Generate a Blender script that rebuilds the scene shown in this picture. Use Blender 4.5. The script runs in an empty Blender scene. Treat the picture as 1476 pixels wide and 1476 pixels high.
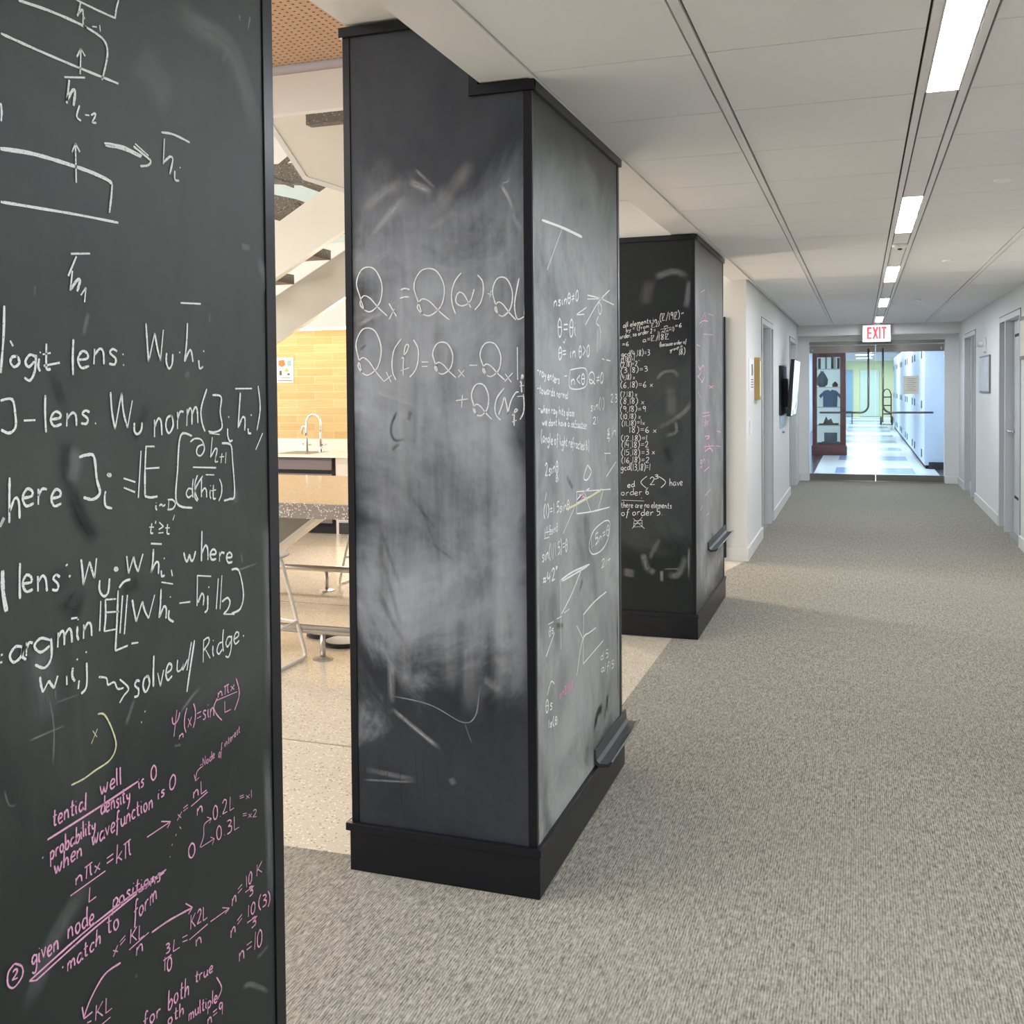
import bpy, bmesh, math, random
from mathutils import Vector, Matrix
# ------------------------------------------------------------------ camera, world, light, exposure
SC = bpy.context.scene
COL = SC.collection
cam_data = bpy.data.cameras.new('camera')
cam = bpy.data.objects.new('camera', cam_data)
COL.objects.link(cam)
SC.camera = cam
cam_data.sensor_width = 36.0
cam_data.lens = 36.0 * 1462.69 / 1476.0
cam_data.shift_y = -(738.0 - 593.84) / 1476.0
cam_data.clip_start = 0.05
cam_data.clip_end = 300
RX = Vector((0.945532263, 0.325408708, -0.00882676497))
DN = Vector((-0.000293873169, -0.0262619083, -0.999655053))
FW = Vector((-0.325528267, 0.945208699, -0.0247358527))
cam.matrix_world = Matrix(((RX.x, -DN.x, -FW.x, 0), (RX.y, -DN.y, -FW.y, 0), (RX.z, -DN.z, -FW.z, 1.48), (0, 0, 0, 1)))
SC.view_settings.view_transform = 'Standard'
SC.view_settings.look = 'None'
SC.view_settings.gamma = 1.0
SC.view_settings.use_curve_mapping = False
SC.view_settings.exposure = 0.05
SC.cycles.use_denoising = True
SC.cycles.max_bounces = 10
SC.cycles.diffuse_bounces = 5
SC.cycles.transparent_max_bounces = 24
SC.cycles.sample_clamp_indirect = 6.0
W = bpy.data.worlds.new('world')
SC.world = W
W.use_nodes = True
W.node_tree.nodes['Background'].inputs[0].default_value = (0.85, 0.92, 1.0, 1)
W.node_tree.nodes['Background'].inputs[1].default_value = 0.25

def area_light(name, loc, rot, sx, sy, power, color):
    d = bpy.data.lights.new(name, 'AREA')
    d.shape = 'RECTANGLE'; d.size = sx; d.size_y = sy; d.energy = power; d.color = color
    o = bpy.data.objects.new(name, d)
    o.location = loc; o.rotation_euler = rot
    COL.objects.link(o)
    return o
WARM = (1.0, 0.86, 0.68)
area_light('lounge_fill_light', (-4.2, 1.2, 2.96), (0, 0, 0), 3.2, 3.6, 235, (0.93, 0.97, 1.0))  # added broad fill without a fixture, brightens the lounge and column fronts
area_light('stairwell_fill_light', (-5.2, 5.6, 5.4), (0, 0, 0), 3.0, 1.6, 42, (1.0, 0.96, 0.90))  # added unseen fill, placed to light the near stringer and shade the far one
area_light('lounge_window_daylight', (-8.6, 3.6, 1.75), (0, math.radians(-90), 0), 2.6, 11.0, 280, (1.0, 0.96, 0.92))  # unseen window light, lengthened to add bounce in the lounge
area_light('under_cabinet_light', (-5.6, 9.42, 2.075), (math.radians(20), 0, 0), 2.2, 0.06, 3.2, (1.0, 0.82, 0.56))
area_light('lounge_lamp', (-4.35, 8.72, 1.95), (math.radians(75), 0, math.radians(-98)), 0.45, 0.45, 190, (1.0, 0.88, 0.77))
for hy in (18.6, 25.0, 32.0, 39.0, 45.5):  # the farthest one is added to brighten the green end wall
    area_light('hall_light', (0.1, hy, 2.44), (0, 0, 0), 1.2, 2.4, 90, (0.82, 0.92, 1.0))

# ------------------------------------------------------------------ helpers
def s2l(c):
    return tuple(((v / 255.0) / 12.92 if v / 255.0 <= 0.04045 else ((v / 255.0 + 0.055) / 1.055) ** 2.4) for v in c)

class Nt:
    def __init__(s, name):
        s.m = bpy.data.materials.new(name); s.m.use_nodes = True
        s.t = s.m.node_tree; s.n = s.t.nodes
        s.b = s.n['Principled BSDF']; s.out = s.n['Material Output']
    def new(s, typ, **k):
        n = s.n.new(typ)
        for a, v in k.items(): setattr(n, a, v)
        return n
    def link(s, a, b): s.t.links.new(a, b)
    def val(s, sock, v):
        if hasattr(v, 'is_linked') or isinstance(v, bpy.types.NodeSocket): s.link(v, sock)
        else: sock.default_value = v
    def math(s, op, a, b=None, clamp=False):
        n = s.new('ShaderNodeMath', operation=op, use_clamp=clamp)
        s.val(n.inputs[0], a)
        if b is not None: s.val(n.inputs[1], b)
        return n.outputs[0]
    def mix(s, f, a, b):
        n = s.new('ShaderNodeMix', data_type='RGBA')
        s.val(n.inputs[0], f)
        s.val(n.inputs[6], a if not isinstance(a, tuple) else (*a, 1)); s.val(n.inputs[7], b if not isinstance(b, tuple) else (*b, 1))
        return n.outputs[2]
    def pos(s, scale=(1, 1, 1), loc=(0, 0, 0)):
        g = s.new('ShaderNodeNewGeometry'); m = s.new('ShaderNodeMapping')
        m.inputs['Scale'].default_value = scale; m.inputs['Location'].default_value = loc
        s.link(g.outputs['Position'], m.inputs['Vector'])
        return m.outputs[0]
    def noise(s, vec, scale, detail=4, rough=0.6, dist=0.0):
        n = s.new('ShaderNodeTexNoise')
        s.link(vec, n.inputs['Vector'])
        n.inputs['Scale'].default_value = scale; n.inputs['Detail'].default_value = detail
        n.inputs['Roughness'].default_value = rough; n.inputs['Distortion'].default_value = dist
        return n.outputs[0]
    def ramp(s, f, lo, hi, a=0.0, b=1.0):
        n = s.new('ShaderNodeMapRange'); n.interpolation_type = 'SMOOTHSTEP'
        s.val(n.inputs[0], f); n.inputs[1].default_value = lo; n.inputs[2].default_value = hi
        n.inputs[3].default_value = a; n.inputs[4].default_value = b
        return n.outputs[0]
    def bump(s, h, strength, dist):
        n = s.new('ShaderNodeBump'); n.inputs['Strength'].default_value = strength; n.inputs['Distance'].default_value = dist
        s.link(h, n.inputs['Height']); s.link(n.outputs[0], s.b.inputs['Normal'])

def mat(name, rgb, rough=0.6, metal=0.0, spec=0.5, var=0.06, nscale=6.0, emit=None, estr=0.0):
    t = Nt(name)
    c = s2l(rgb)
    f = t.noise(t.pos(), nscale, 5)
    lo = tuple(v * (1 - var) for v in c); hi = tuple(min(1, v * (1 + var)) for v in c)
    t.link(t.mix(f, lo, hi), t.b.inputs['Base Color'])
    t.b.inputs['Roughness'].default_value = rough
    t.b.inputs['Metallic'].default_value = metal
    t.b.inputs['Specular IOR Level'].default_value = spec
    if emit:
        t.b.inputs['Emission Color'].default_value = (*s2l(emit), 1)
        t.b.inputs['Emission Strength'].default_value = estr
    return t.m

class MB:
    def __init__(s): s.bm = bmesh.new()
    def box(s, x0, x1, y0, y1, z0, z1, bev=0.0):
        if x1 < x0: x0, x1 = x1, x0
        if y1 < y0: y0, y1 = y1, y0
        if z1 < z0: z0, z1 = z1, z0
        b = bmesh.new() if bev else s.bm
        v = [b.verts.new(p) for p in ((x0,y0,z0),(x1,y0,z0),(x1,y1,z0),(x0,y1,z0),(x0,y0,z1),(x1,y0,z1),(x1,y1,z1),(x0,y1,z1))]
        for f in ((3,2,1,0),(4,5,6,7),(0,1,5,4),(1,2,6,5),(2,3,7,6),(3,0,4,7)): b.faces.new([v[i] for i in f])
        if bev:
            bmesh.ops.bevel(b, geom=b.edges[:], offset=bev, segments=2, profile=0.6, affect='EDGES')
            s.merge(b)
        return s
    def merge(s, b, mtx=None):
        me = bpy.data.meshes.new('tmp'); b.to_mesh(me); b.free()
        if mtx: me.transform(mtx)
        s.bm.from_mesh(me); bpy.data.meshes.remove(me)
    def prism(s, pts, axis, a0, a1):
        def P(p, a):
            if axis == 'y': return (p[0], a, p[1])
            if axis == 'x': return (a, p[0], p[1])
            return (p[0], p[1], a)
        A = [s.bm.verts.new(P(p, a0)) for p in pts]; B = [s.bm.verts.new(P(p, a1)) for p in pts]
        n = len(pts)
        s.bm.faces.new(A); s.bm.faces.new(B[::-1])
        for i in range(n): s.bm.faces.new([A[i], B[i], B[(i+1) % n], A[(i+1) % n]])
        return s
    def tube(s, pts, r, seg=10, closed=False, cap=True):
        pts = [Vector(p) for p in pts]; n = len(pts); rings = []
        rr = r if isinstance(r, (list, tuple)) else [r] * n
        up = None
        for i, p in enumerate(pts):
            if closed: t = (pts[(i+1) % n] - pts[i-1]).normalized()
            else: t = (pts[min(i+1, n-1)] - pts[max(i-1, 0)]).normalized()
            if up is None: up = Vector((0,0,1)) if abs(t.z) < 0.9 else Vector((1,0,0))
            a = (up - t * up.dot(t)).normalized(); b = t.cross(a); up = a
            rings.append([s.bm.verts.new(p + (a * math.cos(k*2*math.pi/seg) + b * math.sin(k*2*math.pi/seg)) * rr[i]) for k in range(seg)])
        for i in range(n if closed else n-1):
            A, B = rings[i], rings[(i+1) % n]
            for k in range(seg):
                f = s.bm.faces.new([A[k], A[(k+1) % seg], B[(k+1) % seg], B[k]]); f.smooth = True
        if cap and not closed: s.bm.faces.new(rings[0][::-1]); s.bm.faces.new(rings[-1])
        return s
    def lathe(s, prof, c, axis='z', seg=28):
        rings = []
        for r, h in prof:
            ring = []
            for k in range(seg):
                a = k*2*math.pi/seg; u, v = r*math.cos(a), r*math.sin(a)
                p = {'z': (u, v, h), 'y': (u, h, v), 'x': (h, u, v)}[axis]
                ring.append(s.bm.verts.new((c[0]+p[0], c[1]+p[1], c[2]+p[2])))
            rings.append(ring)
        for A, B in zip(rings, rings[1:]):
            for k in range(seg):
                f = s.bm.faces.new([A[k], A[(k+1) % seg], B[(k+1) % seg], B[k]])
        s.bm.faces.new(rings[0]); s.bm.faces.new(rings[-1][::-1])
        return s
    def build(s, name, m, parent=None, smooth=False):
        bmesh.ops.recalc_face_normals(s.bm, faces=s.bm.faces[:])
        me = bpy.data.meshes.new(name); 
        if parent is not None:
            off = parent['_o'] if '_o' in parent else None
        s.bm.to_mesh(me); s.bm.free()
        if smooth:
            for p in me.polygons: p.use_smooth = True
        me.materials.append(m)
        o = bpy.data.objects.new(name, me); COL.objects.link(o)
        if parent is not None:
            o.parent = parent
            w = world_loc(parent)
            me.transform(Matrix.Translation(-w))
        else:
            # origin at the base of the shape
            cs = [v.co for v in me.vertices]
            b = Vector(((min(c.x for c in cs)+max(c.x for c in cs))/2, (min(c.y for c in cs)+max(c.y for c in cs))/2, min(c.z for c in cs)))
            me.transform(Matrix.Translation(-b)); o.location = b
        return o

def world_loc(o):
    v = Vector(o.location)
    while o.parent is not None:
        o = o.parent; v += Vector(o.location)
    return v

def thing(name, label, cat, loc, group=None, kind='thing'):
    o = bpy.data.objects.new(name, None); COL.objects.link(o)
    o.location = loc; o.empty_display_size = 0.1
    return tag(o, label, cat, group, kind)
def tag(o, label, cat, group=None, kind=None):
    o['label'] = label; o['category'] = cat
    if group: o['group'] = group
    if kind: o['kind'] = kind
    return o
def struct(o, label=None):
    o['kind'] = 'structure'
    if label: o['label'] = label
    return o
def copy_tree(src, loc, label):
    c = src.copy(); COL.objects.link(c); c.location = loc; c['label'] = label
    def rec(a, b):
        for ch in [q for q in SC.objects if q.parent == a]:
            d = ch.copy(); COL.objects.link(d); d.parent = b
            rec(ch, d)
    rec(src, c)
    return c

# ------------------------------------------------------------------ materials
def m_board(name, base, dustc, amount, seed, zlo, zhi, uc=None, ur=None, axis='x', rough=0.42, streak=.35):
    """blackboard paint with wiped chalk dust: noise streaks inside the wiped area (zlo..zhi, around uc)"""
    t = Nt(name)
    p1 = t.pos((1, 1, 1), (seed, seed * 2.1, seed * .7)); p2 = t.pos((7, 7, 0.9), (seed, 0, seed))
    n1 = t.noise(p1, 2.3, 6, 0.65, 0.6); n2 = t.noise(p2, 3.0, 6, 0.7, 0.3); n3 = t.noise(p1, 38.0, 3)
    g = t.new('ShaderNodeNewGeometry'); sp = t.new('ShaderNodeSeparateXYZ'); t.link(g.outputs['Position'], sp.inputs[0])
    wob = t.math('MULTIPLY', t.math('SUBTRACT', n1, 0.5), 0.9)
    z = t.math('ADD', sp.outputs[2], wob)
    mk = t.math('MULTIPLY', t.ramp(z, zlo - .12, zlo + .12), t.ramp(z, zhi + .16, zhi - .16))
    if uc is not None:
        u = t.math('ABSOLUTE', t.math('SUBTRACT', t.math('ADD', sp.outputs[0 if axis == 'x' else 1], t.math('MULTIPLY', wob, .25)), uc))
        mk = t.math('MULTIPLY', mk, t.ramp(u, ur + .05, ur - .05))
    d = t.math('ADD', t.math('MULTIPLY', n1, 1.4 - streak), t.math('MULTIPLY', n2, streak))
    d = t.math('ADD', d, t.math('MULTIPLY', n3, .12))
    d = t.ramp(d, 0.22, 1.12)
    f = t.math('MULTIPLY', t.math('MULTIPLY', d, t.math('ADD', t.math('MULTIPLY', mk, .9), .1)), amount, True)
    t.link(t.mix(f, s2l(base), s2l(dustc)), t.b.inputs['Base Color'])
    t.link(t.ramp(f, 0, .5, rough, rough + .3), t.b.inputs['Roughness'])
    t.b.inputs['Specular IOR Level'].default_value = 0.32
    t.bump(n3, .05, .002)
    return t.m

def m_chalk(name, rgb):
    """chalk line: the board shows through the grain as small dark specks"""
    t = Nt(name)
    n = t.noise(t.pos(), 420, 2, 0.7)
    c = s2l(rgb)
    t.link(t.mix(t.ramp(n, .26, .46), tuple(v * .35 for v in c), c), t.b.inputs['Base Color'])
    t.b.inputs['Roughness'].default_value = 0.95
    t.b.inputs['Specular IOR Level'].default_value = 0.1
    return t.m

def m_smear(name, rgb, a):
    t = Nt(name)
    uv = t.new('ShaderNodeUVMap'); sp = t.new('ShaderNodeSeparateXYZ'); t.link(uv.outputs[0], sp.inputs[0])
    mp = t.new('ShaderNodeMapping'); mp.inputs['Scale'].default_value = (1.3, 24.0, 1); t.link(uv.outputs[0], mp.inputs[0])
    st = t.ramp(t.noise(mp.outputs[0], 1.0, 5, .7), .3, .75, .15, 1.0)
    pv = t.ramp(t.noise(t.pos(), 16, 5, .7), .3, .7, .45, 1.0)
    edge = t.math('MULTIPLY', t.ramp(sp.outputs[1], 0, .45), t.ramp(sp.outputs[1], 1, .55))
    end = t.math('MULTIPLY', t.ramp(sp.outputs[0], 0, .22), t.ramp(sp.outputs[0], 1, .74))
    f = t.math('MULTIPLY', t.math('MULTIPLY', st, pv), t.math('MULTIPLY', t.math('MULTIPLY', edge, end), a * 1.5), True)
    tr = t.new('ShaderNodeBsdfTransparent'); mx = t.new('ShaderNodeMixShader')
    t.b.inputs['Base Color'].default_value = (*s2l(rgb), 1); t.b.inputs['Roughness'].default_value = 0.8
    t.link(f, mx.inputs[0]); t.link(tr.outputs[0], mx.inputs[1]); t.link(t.b.outputs[0], mx.inputs[2]); t.link(mx.outputs[0], t.out.inputs[0])
    return t.m

def m_carpet():
    t = Nt('carpet')
    rib = t.noise(t.pos((185, 32, 1)), 1.0, 3, .6)
    row = t.noise(t.pos((90, 70, 1)), 1.0, 3, .7)
    big = t.noise(t.pos((1, .5, 1)), 1.1, 3)
    fl = t.noise(t.pos((60, 9, 1)), 1.0, 3, .7)
    g = t.new('ShaderNodeNewGeometry'); sp = t.new('ShaderNodeSeparateXYZ'); t.link(g.outputs['Position'], sp.inputs[0])
    sn = t.math('SINE', t.math('MULTIPLY', sp.outputs[0], 2 * math.pi / .0072))
    h = t.math('ADD', t.math('MULTIPLY', rib, .75), t.math('MULTIPLY', row, .35))
    h = t.math('ADD', h, t.math('MULTIPLY', sn, .06))
    h2 = t.math('ADD', h, t.math('MULTIPLY', fl, .30))
    f = t.ramp(h2, .40, 1.0)
    c = t.mix(f, s2l((77, 73, 67)), s2l((182, 176, 163)))
    c2 = t.mix(t.ramp(big, .35, .65, 0, .22), c, s2l((146, 141, 130)))
    t.link(c2, t.b.inputs['Base Color']); t.b.inputs['Roughness'].default_value = 1.0
    t.b.inputs['Specular IOR Level'].default_value = 0.05
    t.bump(h, .6, .006)
    return t.m

def m_terrazzo(name, base, chip1, chip2, scale, rough):
    t = Nt(name)
    v = t.new('ShaderNodeTexVoronoi'); v.inputs['Scale'].default_value = scale
    t.link(t.pos(), v.inputs['Vector'])
    sp = t.new('ShaderNodeSeparateColor'); t.link(v.outputs['Color'], sp.inputs[0])
    chip = t.math('MULTIPLY', t.ramp(sp.outputs[0], .58, .62), t.ramp(v.outputs['Distance'], .42, .34))
    chip_d = t.math('MULTIPLY', t.ramp(sp.outputs[1], .80, .83), t.ramp(v.outputs['Distance'], .40, .30))
    n = t.noise(t.pos(), 3, 5)
    c = t.mix(n, tuple(q * .92 for q in s2l(base)), tuple(min(1, q * 1.06) for q in s2l(base)))
    c = t.mix(chip, c, s2l(chip1)); c = t.mix(chip_d, c, s2l(chip2))
    t.link(c, t.b.inputs['Base Color']); t.b.inputs['Roughness'].default_value = rough
    return t.m

def m_wood_perf():
    t = Nt('perforated_wood')
    p = t.pos((1 / .034, 1 / .034, 0))
    fr = t.new('ShaderNodeVectorMath', operation='FRACTION'); t.link(p, fr.inputs[0])
    ds = t.new('ShaderNodeVectorMath', operation='DISTANCE'); t.link(fr.outputs[0], ds.inputs[0]); ds.inputs[1].default_value = (.5, .5, 0)
    hole = t.ramp(ds.outputs['Value'], .2, .16)
    gr = t.noise(t.pos((30, 1.2, 1)), 1.0, 5, .65, .4)
    c = t.mix(gr, s2l((182, 142, 110)), s2l((216, 182, 150)))
    t.link(t.mix(hole, c, s2l((50, 34, 24))), t.b.inputs['Base Color']); t.b.inputs['Roughness'].default_value = .5
    return t.m

def m_backsplash():
    t = Nt('wood_look_wall_tile')
    g = t.new('ShaderNodeNewGeometry'); sp = t.new('ShaderNodeSeparateXYZ'); t.link(g.outputs['Position'], sp.inputs[0])
    cb = t.new('ShaderNodeCombineXYZ'); t.link(sp.outputs[0], cb.inputs[0]); t.link(sp.outputs[2], cb.inputs[1])
    br = t.new('ShaderNodeTexBrick'); t.link(cb.outputs[0], br.inputs['Vector'])
    br.inputs['Scale'].default_value = 1.0; br.inputs['Brick Width'].default_value = .45; br.inputs['Row Height'].default_value = .085
    br.inputs['Mortar Size'].default_value = .004; br.inputs['Bias'].default_value = 0
    br.inputs['Color1'].default_value = (*s2l((226, 196, 142)), 1); br.inputs['Color2'].default_value = (*s2l((214, 180, 122)), 1)
    br.inputs['Mortar'].default_value = (*s2l((232, 207, 160)), 1)
    gr = t.noise(t.pos((2.5, 1, 40)), 1.0, 5, .7)
    t.link(t.mix(t.ramp(gr, .4, .75, 0, .35), br.outputs[0], s2l((184, 142, 88))), t.b.inputs['Base Color'])
    t.b.inputs['Roughness'].default_value = .55
    return t.m

def m_hall_floor():
    t = Nt('hall_vinyl_tile')
    g = t.new('ShaderNodeNewGeometry'); sp = t.new('ShaderNodeSeparateXYZ'); t.link(g.outputs['Position'], sp.inputs[0])
    x, y = sp.outputs[0], sp.outputs[1]
    def between(s, a, b): return t.math('MULTIPLY', t.math('GREATER_THAN', s, a), t.math('LESS_THAN', s, b))
    ph = t.math('FRACT', t.math('DIVIDE', t.math('SUBTRACT', y, 17.72), 3.04))
    st = t.math('MULTIPLY', t.math('LESS_THAN', ph, .40), between(x, -.42, .84))
    reflect_mid = between(x, -.12, .56)
    tile = t.noise(t.pos((1, 1, 0)), 2.0, 4)
    blue = t.mix(tile, s2l((118, 152, 205)), s2l((142, 172, 216)))
    green = t.mix(tile, s2l((150, 180, 190)), s2l((172, 198, 196)))  # reflection of the green end wall painted into the stripe centres
    stc = t.mix(t.math('MULTIPLY', reflect_mid, t.math('GREATER_THAN', y, 22.5)), blue, green)
    base = t.mix(tile, s2l((226, 232, 236)), s2l((242, 246, 246)))
    c = t.mix(st, base, stc)
    edge = t.math('MAXIMUM', t.math('LESS_THAN', x, -.75), t.math('GREATER_THAN', x, 1.19))
    c = t.mix(edge, c, s2l((74, 64, 66)))
    t.link(c, t.b.inputs['Base Color']); t.b.inputs['Roughness'].default_value = .2
    return t.m

def m_glass():
    t = Nt('door_glass')
    tr = t.new('ShaderNodeBsdfTransparent'); tr.inputs[0].default_value = (.93, .97, .97, 1)
    gl = t.new('ShaderNodeBsdfGlossy'); gl.inputs['Roughness'].default_value = .02
    lw = t.new('ShaderNodeFresnel'); lw.inputs[0].default_value = 1.45
    mx = t.new('ShaderNodeMixShader'); t.link(lw.outputs[0], mx.inputs[0]); t.link(tr.outputs[0], mx.inputs[1]); t.link(gl.outputs[0], mx.inputs[2])
    t.link(mx.outputs[0], t.out.inputs[0])
    return t.m

def m_screen():
    t = Nt('television_screen')
    n = t.noise(t.pos((1, 5, 3), (0, 2, 0)), 1.2, 5, .7, 1.0)
    g = t.new('ShaderNodeNewGeometry'); sp = t.new('ShaderNodeSeparateXYZ'); t.link(g.outputs['Position'], sp.inputs[0])
    low = t.ramp(sp.outputs[2], 1.5, 1.15)
    c = t.mix(t.ramp(n, .45, .62), s2l((250, 252, 255)), s2l((168, 190, 214)))
    c = t.mix(t.math('MULTIPLY', low, t.ramp(n, .47, .55)), c, s2l((70, 74, 92)))
    t.b.inputs['Base Color'].default_value = (.02, .02, .02, 1); t.b.inputs['Roughness'].default_value = .15
    t.link(c, t.b.inputs['Emission Color']); t.b.inputs['Emission Strength'].default_value = .95
    return t.m

def m_emit(name, rgb, s):
    t = Nt(name)
    t.b.inputs['Base Color'].default_value = (*s2l(rgb), 1)
    t.b.inputs['Emission Color'].default_value = (*s2l(rgb), 1); t.b.inputs['Emission Strength'].default_value = s
    return t.m

WHITE = mat('white_wall_paint', (226, 226, 223), .75, var=.02)
FARW = mat('pale_blue_hall_paint', (206, 216, 230), .6, var=.03)
CEIL = mat('ceiling_tile_white', (230, 230, 229), .9, var=.02, nscale=40)
CEILD = mat('ceiling_gap_dark', (60, 60, 60), .9)
RAIL = mat('ceiling_rail_white', (226, 225, 223), .5, var=.02)
GYP = mat('gypsum_white', (226, 225, 222), .85, var=.02)
BASEB = mat('baseboard_white', (226, 226, 223), .45, var=.02)
DGREY = mat('door_grey_paint', (206, 208, 209), .45, var=.03)
DSTR = mat('door_strip_grey', (128, 130, 132), .4, var=.03)
DARK = mat('dark_gap', (22, 22, 24), .7)
BLACK = mat('black_gloss_paint', (15, 18, 25), .34, spec=.38, var=.15, nscale=14)
BLKM = mat('black_plastic', (20, 20, 22), .4)
STEEL = mat('brushed_steel', (140, 134, 128), .34, metal=1.0, var=.1, nscale=30)
RAILM = mat('satin_steel', (206, 202, 196), .3, metal=.9, var=.05)
CHROME = mat('chrome', (225, 228, 230), .1, metal=1.0, var=.02)
TRAYM = mat('dark_aluminium', (92, 94, 97), .38, metal=.8, var=.1)
CARPET = m_carpet()
TERR = m_terrazzo('terrazzo_floor', (208, 196, 176), (236, 226, 208), (146, 130, 108), 95, .16)
TREAD = m_terrazzo('terrazzo_tread', (104, 98, 90), (150, 144, 134), (52, 48, 44), 75, .5)
ISLT = m_terrazzo('terrazzo_worktop', (138, 130, 122), (232, 226, 216), (84, 78, 72), 120, .12)
WOOD = m_wood_perf(); SPLASH = m_backsplash(); HALLF = m_hall_floor(); GLASS = m_glass(); SCREEN = m_screen()
STRG = mat('stair_white_paint', (226, 222, 212), .5, var=.02)
COUNT = mat('white_counter', (240, 236, 226), .3, var=.02)
CABD = mat('cabinet_dark_plum', (112, 100, 104), .45, var=.06)
CABL = mat('cabinet_pale', (222, 212, 200), .4, var=.03)
STOOLM = mat('stool_white_metal', (228, 224, 218), .4, var=.02)
SEATM = mat('stool_seat_grey', (182, 178, 172), .5, var=.03)
GREYP = mat('grey_panel', (150, 146, 138), .4, var=.05)
MAHO = mat('mahogany', (96, 44, 42), .35, var=.3, nscale=9)
LOCK = mat('locker_white', (224, 232, 242), .35, var=.02)
HAND = mat('locker_handle_dark', (66, 72, 84), .4)
NOTE = mat('paper_beige', (226, 222, 208), .9, var=.03)
PAPER = mat('paper_white', (238, 238, 234), .9, var=.02)
INK = mat('ink_grey', (96, 100, 104), .8)
GOLD = mat('gold_frame', (176, 150, 92), .35, metal=.5, var=.15)
PLATE = mat('plate_white', (238, 238, 236), .4, var=.02)
PICT = mat('picture_grey', (206, 208, 206), .3, var=.35, nscale=5)
PICB = mat('picture_brown', (120, 104, 88), .5, var=.3, nscale=12)
ORNG = mat('print_orange', (222, 128, 78), .8); TEAL = mat('print_teal', (150, 186, 190), .8); YELL = mat('print_yellow', (226, 180, 84), .8)
BLUEC = mat('blue_cloth', (92, 112, 150), .8, var=.2); BRNC = mat('brown_object', (98, 72, 58), .7, var=.25); GRYC = mat('grey_object', (98, 108, 120), .6, var=.3)
GREENW = mat('yellow_green_wall', (230, 234, 186), .7, var=.08); BLUEW = mat('pale_blue_panel', (150, 184, 208), .5, var=.1)
LAMP = m_emit('lamp_diffuser', (236, 244, 255), 95.0)
LED = m_emit('led_strip', (255, 236, 196), 2.6)
EXITF = m_emit('exit_sign_face', (255, 244, 240), .78)
EXITR = m_emit('exit_letter_red', (235, 62, 66), .9)
B_C1 = m_board('blackboard_near', (37, 44, 42), (130, 134, 128), .24, 3.0, 1.0, 2.6, rough=.45)  # thin chalk dust; the upper haze also paints in a reflected sheen
B_C2F = m_board('blackboard_front', (21, 28, 38), (184, 190, 199), .86, 7.0, .62, 2.0, -1.19, .27, 'x', .40)
B_C2S = m_board('blackboard_side', (40, 43, 43), (200, 204, 201), .68, 11.0, .1, 2.12, rough=.45, streak=.22)
B_C3F = m_board('blackboard_third_front', (20, 27, 29), (112, 118, 120), .3, 17.0, .5, 1.7, rough=.42)
B_C3S = m_board('blackboard_third_side', (48, 50, 50), (196, 196, 196), .62, 19.0, .3, 2.2, rough=.4, streak=.25)
CH = {'w': m_chalk('white_chalk', (244, 245, 243)), 'p': m_chalk('pink_chalk', (240, 180, 214)), 'y': m_chalk('yellow_chalk', (226, 224, 178))}

# ------------------------------------------------------------------ structure
ZC = 2.356
TY0, TT = 2.719, 0.602
def slab(name, m, x0, x1, y0, y1, z0, z1): return struct(MB().box(x0, x1, y0, y1, z0, z1).build(name, m))
# carpet (strip under the columns, wider in front of the second column)
cp = MB(); cp.prism([(-2.6, -6), (1.36, -6), (1.36, 16.3), (-.93, 16.3), (-.93, 8.62), (-1.05, 8.0), (-1.05, 2.86), (-2.6, 2.8)], 'z', -.06, 0)
struct(cp.build('floor', CARPET))
tr = MB(); tr.prism([(-9, -6), (-2.6, -6), (-2.6, 2.8), (-1.05, 2.86), (-1.05, 8.0), (-.93, 8.62), (-.93, 9.76), (-9, 9.76)], 'z', -.06, -.001)
struct(tr.build('floor_lounge', TERR))
jn = MB()
for y in (3.71, 6.14, 8.45): jn.box(-9, -1.06, y-.004, y+.004, -.0012, .0004)
struct(jn.build('trim_1', mat('terrazzo_joint', (150, 138, 120), .4)))
slab('floor_hall', HALLF, -1.5, 1.7, 16.36, 48.2, -.06, 0)
slab('floor_threshold', STEEL, -.757, 1.163, 16.24, 16.36, -.05, .004)

def wall_with_holes(name, x0, x1, y0, y1, holes, m, z1=3.0):
    b = MB(); y = y0
    for (a, c, h) in sorted(holes):
        b.box(x0, x1, y, a, 0, z1); b.box(x0, x1, a, c, h, z1); y = c
    b.box(x0, x1, y, y1, 0, z1)
    return struct(b.build(name, m))
DL = (10.07, 11.32, 2.085); DL2 = (14.12, 15.42, 2.08)
DB = (10.12, 11.52, 2.10); DA = (13.92, 15.26, 2.10)
wall_with_holes('wall_left', -1.06, -.91, 8.66, 16.3, [DL, DL2], WHITE)
slab('wall_left_return', GYP, -2.4, -1.06, 8.66, 8.82, 0, 3.0)
slab('wall_left_return_side', GYP, -2.4, -2.25, 8.82, 9.76, 0, 3.6)
wall_with_holes('wall_right', 1.35, 1.50, -6, 16.3, [DB, DA], WHITE)
far = MB(); far.box(-1.06, -.757, 16.2, 16.4, 0, 2.6).box(1.163, 1.5, 16.2, 16.4, 0, 2.6).box(-.757, 1.163, 16.2, 16.4, 2.125, 2.6)
struct(far.build('wall_far', WHITE))
slab('wall_bulkhead', GYP, -.91, 1.35, 15.80, 16.2, 2.20, 2.6)
slab('wall_back', WHITE, -9, 1.5, -6.15, -6, 0, 3.2)
slab('wall_lounge_left', GYP, -9.15, -9, -6, 9.9, 0, 5.6)
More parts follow.
